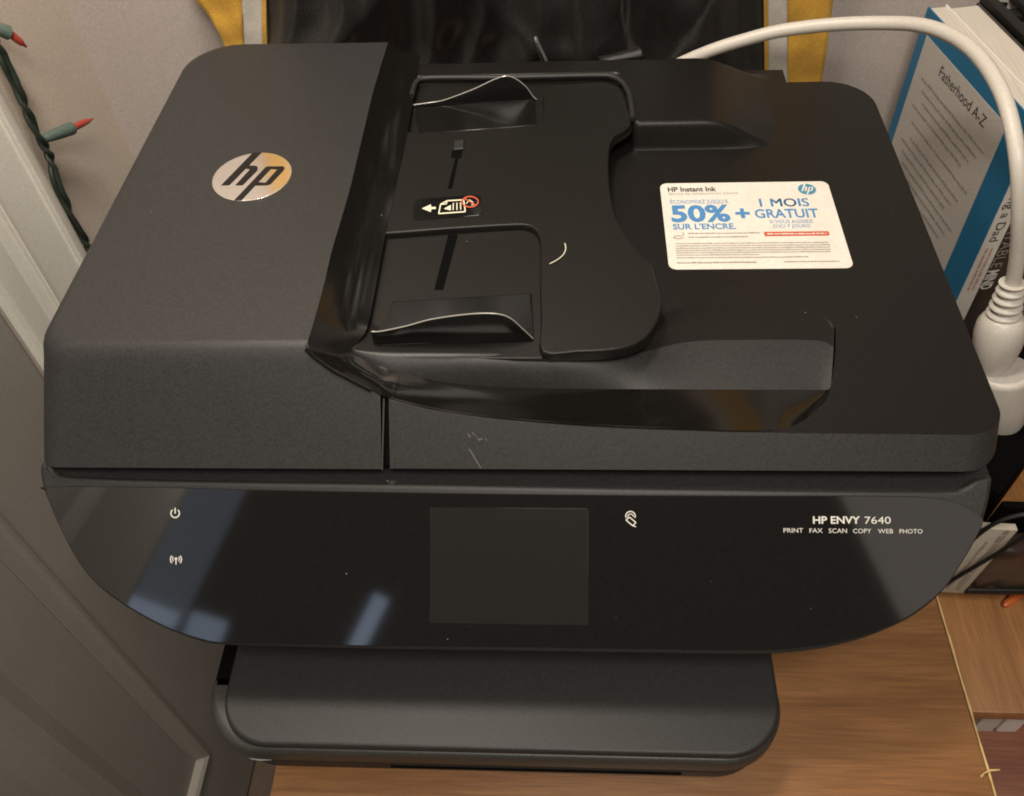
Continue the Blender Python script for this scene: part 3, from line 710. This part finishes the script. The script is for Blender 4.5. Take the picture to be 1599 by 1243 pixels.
sp = [to2(PPl(x, y)) for x, y in ((671.5, 972), (918.5, 975), (918.5, 794), (672, 791.5))]
bm = bmesh.new(); so = rrect(sp[0].x, sp[0].y, sp[1].x, sp[2].y, 0.0006, 3)
loft(bm, [[from2(q, 0.0010) for q in so], [from2(q, 0.0013) for q in so], [from2(q, 0.00135) for q in inset_poly(so, 0.0002)]])
link('screen', bm, M_SCREEN, panel, smooth=False)
arc = lambda cx, cy, r, a0, a1, n=18, ry=None: [(cx + r * math.cos(math.radians(a0 + (a1 - a0) * k / n)), cy - (ry or r) * math.sin(math.radians(a0 + (a1 - a0) * k / n))) for k in range(n + 1)]
pprint('power_icon', stroke(arc(273.5, 801.5, 6.7, 128, 412), 1.9) + stroke([(273.5, 793), (273.5, 802)], 1.9))
pprint('wireless_icon', [arc(274.8, 872.5, 2.1, 0, 360)[:-1]] + stroke([(274.8, 874), (274.8, 881.5)], 1.7) + stroke(arc(274.8, 873, 5.2, 140, 220, 6), 1.6) + stroke(arc(274.8, 873, 5.2, -40, 40, 6), 1.6) + stroke(arc(274.8, 873.5, 8.6, 138, 222, 8), 1.8) + stroke(arc(274.8, 873.5, 8.6, -42, 42, 8), 1.8))
pprint('touch_icon', stroke(arc(984.5, 806, 7.4, -20, 200, 14), 1.7) + stroke(arc(984.5, 807, 4.4, 0, 190, 10), 1.4) + stroke([(977.5, 812), (983, 807.5), (993, 816), (988, 821), (977.5, 812)], 1.7) + stroke([(988, 821), (993, 822.5)], 1.4))

# ---- output tray
ot = thing('output_tray', '', '', (0, 0, 0)); del ot['label']; del ot['category']; ot.parent = PR; ot.location = -PR.location
ZO = 0.040
def gp(x, y, z=ZO): v = P(x, y, z=z); return Vector((v.x, v.y))
yo = -0.1022; xl0 = -0.1488; xr0 = 0.1352
bm = bmesh.new()
def tring(ins, z, yadd=0.0): return [(v.x, v.y + yadd, z) for v in rrect(xl0 + ins, yo + ins, xr0 - ins, 0.06, [max(0.002, 0.029 - ins), 0.001, 0.001, max(0.002, 0.027 - ins)], 12)]
loft(bm, [tring(0.0008, 0.0345), tring(0.0, 0.0365), tring(0.0003, 0.0385), tring(0.0010, 0.0396), tring(0.0020, 0.0400), tring(0.0026, 0.0400)])
link('tray_cover', bm, M_OUT, ot, angle=60)
xl1 = -0.1590; xr1 = 0.1366; y1_ = -0.1040
bm = bmesh.new()
def lring(ins, z, back=-0.0690): return [(v.x, v.y, z) for v in rrect(xl1 + ins, y1_ + ins, xr1 - ins, back, [0.031, 0.001, 0.001, 0.034], 14)]
loft(bm, [lring(0.006, 0.0190), lring(0.0025, 0.0196), lring(0.0008, 0.0215), lring(0.0, 0.0250), lring(0.0, 0.0322), lring(0.0006, 0.0338), lring(0.0016, 0.0348), lring(0.0028, 0.0352), lring(0.0034, 0.0352)])
link('tray_lip', bm, M_LIP, ot, angle=50)
bm = bmesh.new()
def bring(ins, z): return [(v.x, v.y, z) for v in rrect(xl1 + 0.004 + ins, y1_ + 0.0028 + ins, xr1 - 0.003 - ins, 0.06, [0.030, 0.001, 0.001, 0.033], 12)]
loft(bm, [bring(0.006, 0.002), bring(0.002, 0.003), bring(0.0, 0.006), bring(0.0, 0.0175), bring(0.001, 0.0186)])
link('tray_base', bm, M_BODY, ot, angle=50)
bm = bmesh.new(); box(bm, Vector((0.012, y1_ + 0.0029, 0.0105)), (0.15, 0.002, 0.0007)); link('finger_slot', bm, M_DARK, ot)
bm = bmesh.new(); box(bm, Vector((-0.1535, -0.050, 0.0262)), (0.0085, 0.036, 0.0155)); link('tray_notch', bm, M_DARK, ot)  # solid dark block painting in the notch's shade
bm = bmesh.new(); tube(bm, [(-0.1345, y1_ + 0.0012, 0.0212), (-0.129, y1_ + 0.0006, 0.0212), (-0.123, y1_ + 0.0008, 0.0212)], [0.0002, 0.0005, 0.0002], 6); link('lip_glint', bm, M_EDGEP, ot)  # pale sliver modelled on as the lip's highlight

# ---- small wear: lint, dust and scuffs on the printer
bm = bmesh.new(); tube(bm, cr([P(x, y, z=TZ + 0.0008) for x, y in ((882, 380), (883.5, 388), (880, 397), (871, 405), (858, 412))], 4), [0.0003] * 16 + [0.0002], 5)
tag(link('lint_thread', bm, M_PRINTY), 'pale curl of lint lying on the document feeder tray', 'lint')
bm = bmesh.new(); rnd = random.Random(3)
spots = [(1257.5, 488, ZL), (1337, 495, ZL), (729, 377, TZ - .004), (541, 896, 'p'), (699, 998, 'p'), (605, 751, .1275), (1266, 950, 'p'), (596, 336, ZA), (236, 330, ZA)]
for x in range(26):
    spots.append((rnd.uniform(610, 1500), rnd.uniform(300, 640), ZL) if x % 3 == 0 else ((rnd.uniform(150, 480), rnd.uniform(130, 520), ZA) if x % 3 == 1 else (rnd.uniform(200, 1400), rnd.uniform(790, 990), 'p')))
for i, (x, y, z) in enumerate(spots):
    r = 0.00022 if i < 9 else rnd.uniform(0.00006, 0.00013)
    c = PPl(x, y, 0.0014) if z == 'p' else P(x, y, z=z + 0.0003)
    g = bmesh.ops.create_icosphere(bm, subdivisions=1, radius=r, matrix=Matrix.Translation(c) @ Matrix.Diagonal((rnd.uniform(.8, 1.5), rnd.uniform(.8, 1.4), 0.7, 1)))
dust = link('dust_specks', bm, M_DUST, PR); dust['kind'] = 'stuff'
bm = bmesh.new()
for pts, w in ((((733, 701), (741, 714), (751, 731)), 2.2), (((731, 677), (735, 683)), 2.5), (((738, 675), (741, 680)), 2), (((747, 686), (754, 685)), 2.5), (((758, 684), (760, 688)), 1.6), (((743, 679), (749, 690)), 1.2)):
    for poly in stroke(pts, w): bm.faces.new([bm.verts.new(FR(x, y) + Vector((0, -0.0004, 0.0004))) for x, y in poly])
link('scuff', bm, M_SCR, PR, smooth=False)

# ================================================================ cloth on the back wall
YC = 0.432
cl = thing('banner', 'black nylon cloth with silver and yellow edge strips hanging behind the printer', 'banner', (0, YC, -0.15))
def cx_(px, py): return P(px, py, Y=YC).x
def seam(xt, yt, xb, yb):
    a, b = P(xt, yt, Y=YC), P(xb, yb, Y=YC)
    return lambda z: a.x + (b.x - a.x) * min(2.2, max(-0.35, (a.z - z) / (a.z - b.z)))
E_BL, E_BR = seam(415, 0, 416.5, 65), seam(1194, 0, 1195.5, 120)
XCL, XCR = cx_(415, 30), cx_(1195, 60)
cent = [(0.05, 0.10), (-0.10, 0.16), (0.10, 0.17), (-0.04, 0.28), (0.12, 0.33), (-0.15, 0.05), (0.02, 0.42)]
def fold(x, z):
    p = Vector((x, z, 0.0)); h = 0
    w = p + 0.03 * Vector((noise.noise(p * 9 + Vector((7, 0, 0))), noise.noise(p * 9), 0))
    h += 0.010 * (1 - abs(noise.noise(w * 7 + Vector((3, 1, 0)))) * 2.2)
    h += 0.007 * (1 - abs(noise.noise(Vector((w.x * 15 + w.z * 7, w.z * 6, 2)))) * 2.4)
    h += 0.004 * (1 - abs(noise.noise(Vector((w.x * 26 - w.z * 20, w.z * 14, 5)))) * 2.4)
    h += 0.0018 * noise.noise(w * 42)
    return h
bm = bmesh.new(); rows = []
for j in range(150):
    z = -0.14 + (0.62 + 0.14) * j / 149
    xa_, xb_ = E_BL(z), E_BR(z)
    rows.append([(xa_ + (xb_ - xa_) * i / 130, YC - 0.001 - 1.5 * (fold(XCL + (XCR - XCL) * i / 130, z) + 0.004) * min(1, i / 6, (130 - i) / 6), z) for i in range(131)])
grid_faces(bm, rows); link('black_cloth', bm, M_CLOTH, cl, angle=180)
def strip(name, m, xa, xb, seed, amp=0.0015, ragged=0.0, y=YC):
    bm = bmesh.new(); rows = []
    n = 9
    for j in range(140):
        z = -0.14 + 0.76 * j / 139; r = []
        for i in range(n):
            x = xa(z) + (xb(z) - xa(z)) * i / (n - 1)
            r.append((x, y - amp * noise.noise(Vector((x * 35 + seed, z * 45, seed))) - 0.002 - 0.4 * amp * noise.noise(Vector((x * 90, z * 120, seed))), z))
        rows.append(r)
    vs = grid_faces(bm, rows)
    o = link(name, bm, m, cl, angle=180); md = o.modifiers.new('thickness', 'SOLIDIFY'); md.thickness = 0.0012
    return o
xs = lambda v: (lambda z: v)
l0, l1, r0_, r1_ = seam(379, 0, 382, 65), seam(411, 0, 412, 65), seam(1198, 0, 1199, 120), seam(1228, 0, 1229, 120)
strip('silver_stripe', M_SILV, l0, l1, 1.3)
strip('yellow_piping', M_YEL, l1, lambda z: E_BL(z) + 0.0012, 2.1, y=YC - 0.001)
strip('silver_stripe', M_SILV, r0_, r1_, 4.3)
strip('yellow_piping', M_YEL, lambda z: E_BR(z) - 0.0012, r0_, 5.1, y=YC - 0.001)
zl0 = P(348, 45, Y=YC)
strip('yellow_trim', M_YEL, lambda z: zl0.x - 0.003 - 0.014 * min(1, max(0, (z - zl0.z - 0.004) / 0.026)) + 0.020 * min(1, max(0, (z - 0.205) / 0.05)) + 0.0015 * noise.noise(Vector((z * 60, 3, 3))), l0, 7.7, 0.003)
a0, b0 = P(1284, 115, Y=YC), P(1299, 8, Y=YC)
strip('yellow_trim', M_YEL, r1_, lambda z: a0.x + (b0.x - a0.x) * min(1.3, max(-0.5, (z - a0.z) / (b0.z - a0.z))) + 0.001 * noise.noise(Vector((z * 60, 9, 3))), 9.9, 0.003)
bm = bmesh.new(); tube(bm, [P(836, 57, Y=0.382), P(839, 68, Y=0.380), P(849, 91, Y=0.377), P(856, 110, Y=0.375)], [0.0016, 0.0021, 0.0024, 0.0024], 8)
link('metal_pull', bm, M_STEEL, cl)
# a crumpled fold of the cloth lying on its lower hem behind the tray
bm = bmesh.new(); rows = []
for pa, pb in (((932, 89), (950, 96)), ((955, 84), (972, 94)), ((978, 78), (990, 93)), ((992, 75), (1003, 92)), ((999, 73), (1006, 90))):
    a = P(*pa, Y=0.384); b = P(*pb, Y=0.378); rows.append([a + Vector((0, 0.004, -0.004)), a, a.lerp(b, 0.5) + Vector((0, -0.003, 0)), b, b + Vector((0, 0.004, -0.004))])
grid_faces(bm, rows); link('cloth_fold', bm, M_MAT, cl, angle=180)

# ================================================================ string lights by the door casing
sl = thing('string_lights', 'dark green twisted string light wire with red tipped bulbs beside the door casing', 'string lights', (XW, 0.33, 0.1))
XS = XW + 0.010
wp = [(-30, 15), (-14, 48), (0, 78), (9, 100), (20, 122), (30, 144), (38, 163), (49, 189), (60, 212), (72, 232), (80, 252), (86, 278), (94, 300), (103, 318), (113, 342), (123, 360), (134, 378), (142, 395), (150, 420)]
path = cr([Vector((XS, 0.352, 0.62)), Vector((XS, 0.349, 0.50)), Vector((XS, 0.353, 0.40)), Vector((XS, 0.350, 0.30))] + [P(x, y, X=XS) for x, y in wp], 10)
for ph in (0, math.pi):
    bm = bmesh.new(); pp = []
    L = 0
    for i, v in enumerate(path):
        if i: L += (v - path[i - 1]).length
        a = L * 130 + ph + 1.6 * math.sin(L * 61) + 0.8 * math.sin(L * 143); r = 0.0021
        pp.append(v + Vector((r * math.cos(a) * 0.8, r * math.sin(a), 0.0)) )
    tube(bm, pp, 0.0021, 7); link('wire', bm, M_WIRE, sl, angle=80)
def bulb(a, b, c, xoff):
    A, B, Cc = P(*a, X=XS + 0.001), P(*b, X=XS + xoff * 0.6), P(*c, X=XS + xoff)
    bm = bmesh.new(); tube(bm, [A.lerp(B, t) for t in (0, .08, .3, .6, .85, .97, 1)], [0.0022, 0.0034, 0.0042, 0.0047, 0.0050, 0.0050, 0.0042], 12)
    s = link('socket', bm, M_SOCK, sl, angle=50)
    bm = bmesh.new(); tube(bm, [A.lerp(B, 0.95)] + [B.lerp(Cc, t) for t in (0.0, .12, .5, .72, .82, .93, 1)], [0.0026, 0.0027, 0.0029, 0.0027, 0.0022, 0.0013, 0.0010, 0.0004], 10)
    link('bulb', bm, M_BULB, s, angle=50)
bulb((68, 217), (113, 200), (146, 185), 0.012)
bulb((-14, 40), (15, 52), (42, 74), 0.012)

# ================================================================ books on the shelf
def cover_plane(o, d):
    n = Vector((d.y, -d.x, 0)); return (o, n)
def book(name, label, o, d, depth, thick, z0, z1, m_front, m_spine, m_pages=M_PAGES):
    """o: back bottom corner of front cover line, d: direction along the cover towards the spine"""
    t = Vector((-d.y, d.x, 0)); ax = (d, t, Vector((0, 0, 1)))
    b = thing(name, label, 'book', o + d * depth / 2 + t * thick / 2)
    H = z1 - z0; c = Vector((o.x, o.y, (z0 + z1) / 2))
    bm = bmesh.new(); box(bm, c + d * (depth / 2) + t * 0.0006, (depth, 0.0012, H), ax, 0.0003, 1); f = link('front_cover', bm, m_front, b)
    bm = bmesh.new(); box(bm, c + d * (depth / 2) + t * (thick - 0.0006), (depth, 0.0012, H), ax, 0.0003, 1); link('back_cover', bm, m_front if m_front is not M_BBLUE else M_BWHITE, b)
    bm = bmesh.new(); box(bm, c + d * (depth - 0.0006) + t * thick / 2, (0.0012, thick - 0.0024, H), ax, 0.0003, 1); s = link('spine', bm, m_spine, b)
    bm = bmesh.new(); box(bm, c + d * (depth / 2 - 0.002) + t * thick / 2, (depth - 0.006, thick - 0.0026, H - 0.003), ax); link('page_block', bm, m_pages, b)
    return b, f, s, t
B0 = Vector((0.3045, 0.430, ZS)); B1 = Vector((0.3325, 0.270, ZS)); BD = (B1 - B0).normalized(); BDEP = (B1 - B0).length
b1, f1, s1, BT = book('book', 'white and blue book titled Fatherhood A-Z, standing beside the white cable', B0, BD, BDEP, 0.0155, ZS + 0.0005, 0.143, M_BBLUE, M_BWHITE)
CPL = (B0 - BT * 0.0003, -BT)
def cov(x, y, off=0.0): return P(x, y, pl=(B0 - BT * (0.0003 + off), -BT))
tl = cov(1447, 55); br = cov(1476, 418); tr = cov(1575, 243)
def along(v): return (v - B0).dot(BD)
u0, u1 = along(tl), along(br); zt = cov(1447, 55).z
bm = bmesh.new(); c = B0 + BD * (u0 + u1) / 2 - BT * 0.0001; box(bm, Vector((c.x, c.y, (zt + ZS + 0.012) / 2)), (u1 - u0, 0.0004, zt - ZS - 0.012), (BD, BT, Vector((0, 0, 1))))
pn1 = link('text_panel', bm, M_BPANEL, b1)
ZU = Vector((0, 0, 1))
def cpos(u, z, off=0.0005): v = B0 + BD * u - BT * off; return Vector((v.x, v.y, z))
ta, tb = cov(1466, 118), cov(1541, 187)
text('lettering', 'Fatherhood A-Z', M_INK, b1, cpos(along(ta), ta.z), cpos(along(tb), ta.z), 0.0085, ZU, lift=0.0001)
bm = bmesh.new()
for i in range(14):
    z = ta.z - 0.0145 - 0.0078 * i - (0.004 if i > 3 else 0) - (0.004 if i > 4 else 0)
    s0, s1_ = u0 + 0.012 + 0.006 * ((i * 7) % 3), u1 - 0.010 - 0.012 * ((i * 5) % 4) / 2
    dashes(bm, cpos(s0, z), cpos(s1_, z), 0.0021, ZU, 0.0001, 80 + i, gap=0.35)
link('fine_print', bm, M_GREYP, b1, smooth=False)
def sp_text(o, d, depth, t, thick_mid, s, m, z_top, z_bot, h, parent, bold=0.0):
    """spine lettering reading downwards"""
    base = o + d * (depth + 0.0003) + t * thick_mid
    return text('lettering', s, m, parent, Vector((base.x, base.y, z_top)), Vector((base.x, base.y, z_bot)), h, t, lift=0.00015, bold=bold)
def spz(x, y): return P(x, y, pl=(B0 + BD * (BDEP + 0.0003), BD)).z
zd0, zd1 = spz(1583, 315), spz(1543, 378)
sp_text(B0, BD, BDEP, BT, 0.0050, 'ing a Dad', M_INK, zd0 + 0.006, zd1, 0.0068, b1)
bm = bmesh.new(); base = B0 + BD * (BDEP + 0.0004)
for k, off in enumerate((0.0055, 0.0095)):
    q = base + BT * off; dashes(bm, Vector((q.x, q.y, spz(1540, 388))), Vector((q.x, q.y, spz(1500, 455))), 0.0018, BT, 0.0001, 130 + k, gap=0.4)
link('fine_print', bm, M_PINK, b1, smooth=False)
O2 = B0 + BT * 0.0162 - BD * 0.002
b2, f2, s2, _ = book('book', 'black book with white spine lettering MIND, leaning against the blue and white book', O2, BD, BDEP, 0.027, ZS + 0.0005, 0.140, M_BBLACK, M_BBLACK)
def spz2(x, y): return P(x, y, pl=(O2 + BD * (BDEP + 0.0003), BD)).z
zm0, zm1, zu0 = spz2(1540, 432), spz2(1520, 462), spz2(1592, 352)
sp_text(O2, BD, BDEP, BT, 0.0015, 'MIND', M_BWHITE, zm0 + 0.006, zm1 + 0.006, 0.0088, b2, 0.03)
sp_text(O2, BD, BDEP, BT, 0.0015, 'UNBEATABLE', M_GREYP, zu0 + 0.03, zm0 + 0.0085, 0.0088, b2)
# lattice crate behind the books
lat = thing('lattice_crate', 'black lattice crate at the upper right behind the standing books', 'crate', (0.44, 0.40, ZS))
o3 = B0 + BT * 0.047; ax3 = (BD, BT, ZU)
bm = bmesh.new(); box(bm, o3 + BD * 0.08 + BT * 0.05 + ZU * 0.115, (0.19, 0.092, 0.228), ax3, 0.003); link('crate_inside', bm, M_LATT, lat)
for k in range(9):
    bm = bmesh.new(); box(bm, o3 + BD * (-0.014 + 0.0225 * k) + BT * 0.05 + ZU * 0.232, (0.0125, 0.098, 0.006), ax3, 0.001); link('slat', bm, M_MAT, lat)
for k in range(5):
    bm = bmesh.new(); box(bm, o3 + BD * 0.08 + BT * (0.006 + 0.022 * k) + ZU * 0.239, (0.198, 0.0085, 0.006), ax3, 0.001); link('slat', bm, M_MAT, lat)

# ================================================================ white power cable, plug and socket
pc = thing('power_cable', 'thick white power cable arching over the books down to its plug', 'cable', (0.3, 0.2, 0.0))
cp = [(1010, 125, .395), (1060, 100, .390), (1110, 79, .385), (1160, 63, .382), (1220, 48, .378), (1300, 38.5, .370), (1380, 36, .355), (1440, 40, .335), (1490, 58, .310), (1530, 90, .280), (1562, 140, .245), (1580, 195, .220), (1590, 260, .200), (1592, 330, .190), (1589, 395, .186), (1582, 440, .184), (1574, 470, .182)]
bm = bmesh.new(); tube(bm, cr([P(x, y, Y=Y) for x, y, Y in cp], 6), 0.0047, 16); link('cord', bm, M_CABLE, pc, angle=80)
A, B = P(1581, 442, Y=.184), P(1566, 494, Y=.181)
bm = bmesh.new(); pts, rad = [], []
for k in range(41):
    t = k / 40; pts.append(A.lerp(B, t)); rad.append(0.0070 + 0.0032 * t + 0.0011 * math.cos(t * 2 * math.pi * 4.5))
tube(bm, pts, rad, 18); link('strain_relief', bm, M_CABLE, pc, angle=70)
A2, B2 = P(1567, 490, Y=.181), P(1546, 594, Y=.172)
bm = bmesh.new(); tube(bm, [A2.lerp(B2, t) for t in (0, .05, .14, .27, .42, .6, .78, .92, .98, 1)], [(0.009, 0.009), (0.0125, 0.0125), (0.0150, 0.0150), (0.0158, 0.0165), (0.0152, 0.0170), (0.0130, 0.0160), (0.0100, 0.0140), (0.0080, 0.0120), (0.0065, 0.0105), (0.004, 0.008)], 20)
link('plug', bm, M_CABLE, pc, angle=60)
sk = thing('socket_block', 'round white socket block under the plug, beside the printer lid', 'socket', P(1566, 610, Y=.166))
C0_ = P(1568, 577, Y=.168); C1_ = P(1558, 668, Y=.160)
dr = (C1_ - C0_).normalized()
bm = bmesh.new(); tube(bm, [C0_ + dr * d for d in (0, 0.0012, 0.003, 0.0045, 0.030, 0.046, 0.050)], [0.0155, 0.0172, 0.0180, 0.0182, 0.0172, 0.0165, 0.0150], 32); body_ = link('socket_body', bm, M_CABLE, sk, angle=45)
bm = bmesh.new(); tube(bm, [C0_ - dr * 0.0002, C0_ - dr * 0.0006], [0.0148, 0.0144], 28); link('socket_face', bm, M_BPANEL, sk)
# black power brick between table and shelf, its lower edge on the shelf
pa, pb = P(1545, 810, z=ZS), P(1599, 735, z=ZS); dd = (pb - pa).normalized(); dn = Vector((-dd.y, dd.x, 0))
bm = bmesh.new(); box(bm, pa + dd * 0.035 + dn * 0.0405 + ZU * 0.0375, (0.15, 0.08, 0.074), (dd, dn, ZU), 0.004)
tag(link('black_box', bm, M_DARK), 'matt black box on the shelf beneath the round white socket', 'box')
# small standing carton with a lettered face, and a creased leather case beside it
def leaner(bm, p0, p1, w, deep, lean, bev, zb=ZS + 0.0004):
    """upright block: face bottom-left p0, face top-left p1, width w along X, running back along Y"""
    up = (p1 - p0); h = up.length; up.normalize(); bx_ = Vector((1, 0, 0)); bx_ = (bx_ - up * bx_.dot(up)).normalized(); by = up.cross(bx_)
    box(bm, p0 + bx_ * w / 2 + up * h / 2 + by * deep / 2, (w, deep, h), (bx_, by, up), bev, 3)
    return bx_, by, up, h
YK = 0.050
f0, f1 = P(1505, 925, Y=YK), P(1592, 826, Y=YK); f0.z = max(f0.z, ZS + 0.001)
carton = thing('carton', 'small upright white carton with grey lettering standing beside the leather case', 'carton', f0)
bm = bmesh.new(); wk = 0.022
bx_, by, up, hk = leaner(bm, f0 - Vector((wk, 0, 0)), f1 - Vector((wk, 0, 0)), wk, 0.005, 0, 0.0006); link('carton_body', bm, M_CARTON, carton)
bm = bmesh.new(); a = f0 - bx_ * 0.0045 + up * 0.004
dashes(bm, a, a + up * (hk - 0.006), 0.0042, -bx_, 0.0004, 201, gap=0.25); dashes(bm, a - bx_ * 0.0075, a - bx_ * 0.0075 + up * (hk - 0.02), 0.002, -bx_, 0.0004, 203, gap=0.3)
link('fine_print', bm, M_GREYP, carton, smooth=False)
case = thing('leather_case', 'dark creased leather case standing on the shelf right of the carton', 'case', f0 + Vector((0.03, 0, 0)))
bm = bmesh.new()
fm = f0.lerp(f1, 0.66)
leaner(bm, f0 + Vector((0.0012, 0.001, 0.0)), fm + Vector((0.0012, 0.001, 0.0)), 0.10, 0.016, 0, 0.005)
bmesh.ops.subdivide_edges(bm, edges=[e for e in bm.edges if e.calc_length() > 0.02], cuts=14, use_grid_fill=True)
for v in bm.verts:
    k = (v.co.x - f0.x) - (v.co.z - f0.z) * (f1.x - f0.x) / (f1.z - f0.z)
    v.co.y += 0.0022 * noise.noise(Vector((k * 140, v.co.z * 22, 1.7))) + 0.0012 * noise.noise(Vector((k * 300, v.co.z * 40, 4.7)))
link('case_body', bm, M_LEATHER, case, angle=60)
bb = bmesh.new(); leaner(bb, f0 + Vector((0.0008, 0.0185, 0.0)), f1 + Vector((-0.002, 0.0185, -0.004)), 0.11, 0.005, 0, 0.001)
tag(link('notebook', bb, M_DARK), 'matt black notebook standing behind the creased leather case', 'notebook')
bm = bmesh.new(); box(bm, f0 + Vector((0.052, -0.0005, 0.0035)), (0.104, 0.003, 0.006), None, 0.001); link('case_hem', bm, M_MAT, case)
# black cord looping in front of the volume
cpn = [P(x, y, Y=Y) for x, y, Y in ((1445, 935, .047), (1479, 911, .0455), (1515, 889, .044), (1554, 866, .0435), (1590, 843, .043), (1625, 822, .043), (1638, 806, .044), (1615, 802, .045), (1585, 806, .046), (1556, 816, .046), (1530, 833, .046), (1505, 858, .047), (1475, 900, .05))]
bm = bmesh.new(); tube(bm, cr(cpn, 6), 0.0014, 8); tag(link('looped_cable', bm, M_MAT), 'thin black cord looped in front of the leather case and carton', 'cable')
bm = bmesh.new(); a, b = P(1570, 944, z=ZS + 0.003), P(1592, 926, z=ZS + 0.003); ex = (b - a).normalized(); tube(bm, [a - ex * 0.002, a, a + ex * 0.008, b + ex * 0.06], [0.0012, 0.0026, 0.0032, 0.0032], 10)
tag(link('pen', bm, M_ORANGE), 'orange pen lying at the foot of the leather case', 'pen')
# papers on the lower board, showing as a pale broken strip under the shelf edge
for k in range(4):
    x0 = 0.285 + 0.020 * k + 0.004 * (k % 2)
    bm = bmesh.new(); box(bm, Vector((x0 + 0.007, 0.05, ZS - 0.034)), (0.0135, 0.135, 0.032), ((1, 0, 0), (0, 1, 0), (0, 0, 1)), 0.0008, 1)
    tag(link('booklet', bm, [M_BWHITE, M_PAGES][k % 2]), ['pale booklet nearest the table edge, tucked under the shelf board', 'cream booklet second from the table edge, under the shelf board', 'pale booklet third from the table edge, under the shelf board', 'cream booklet farthest from the table edge, under the shelf board'][k], 'booklet', 'booklets under the shelf board')
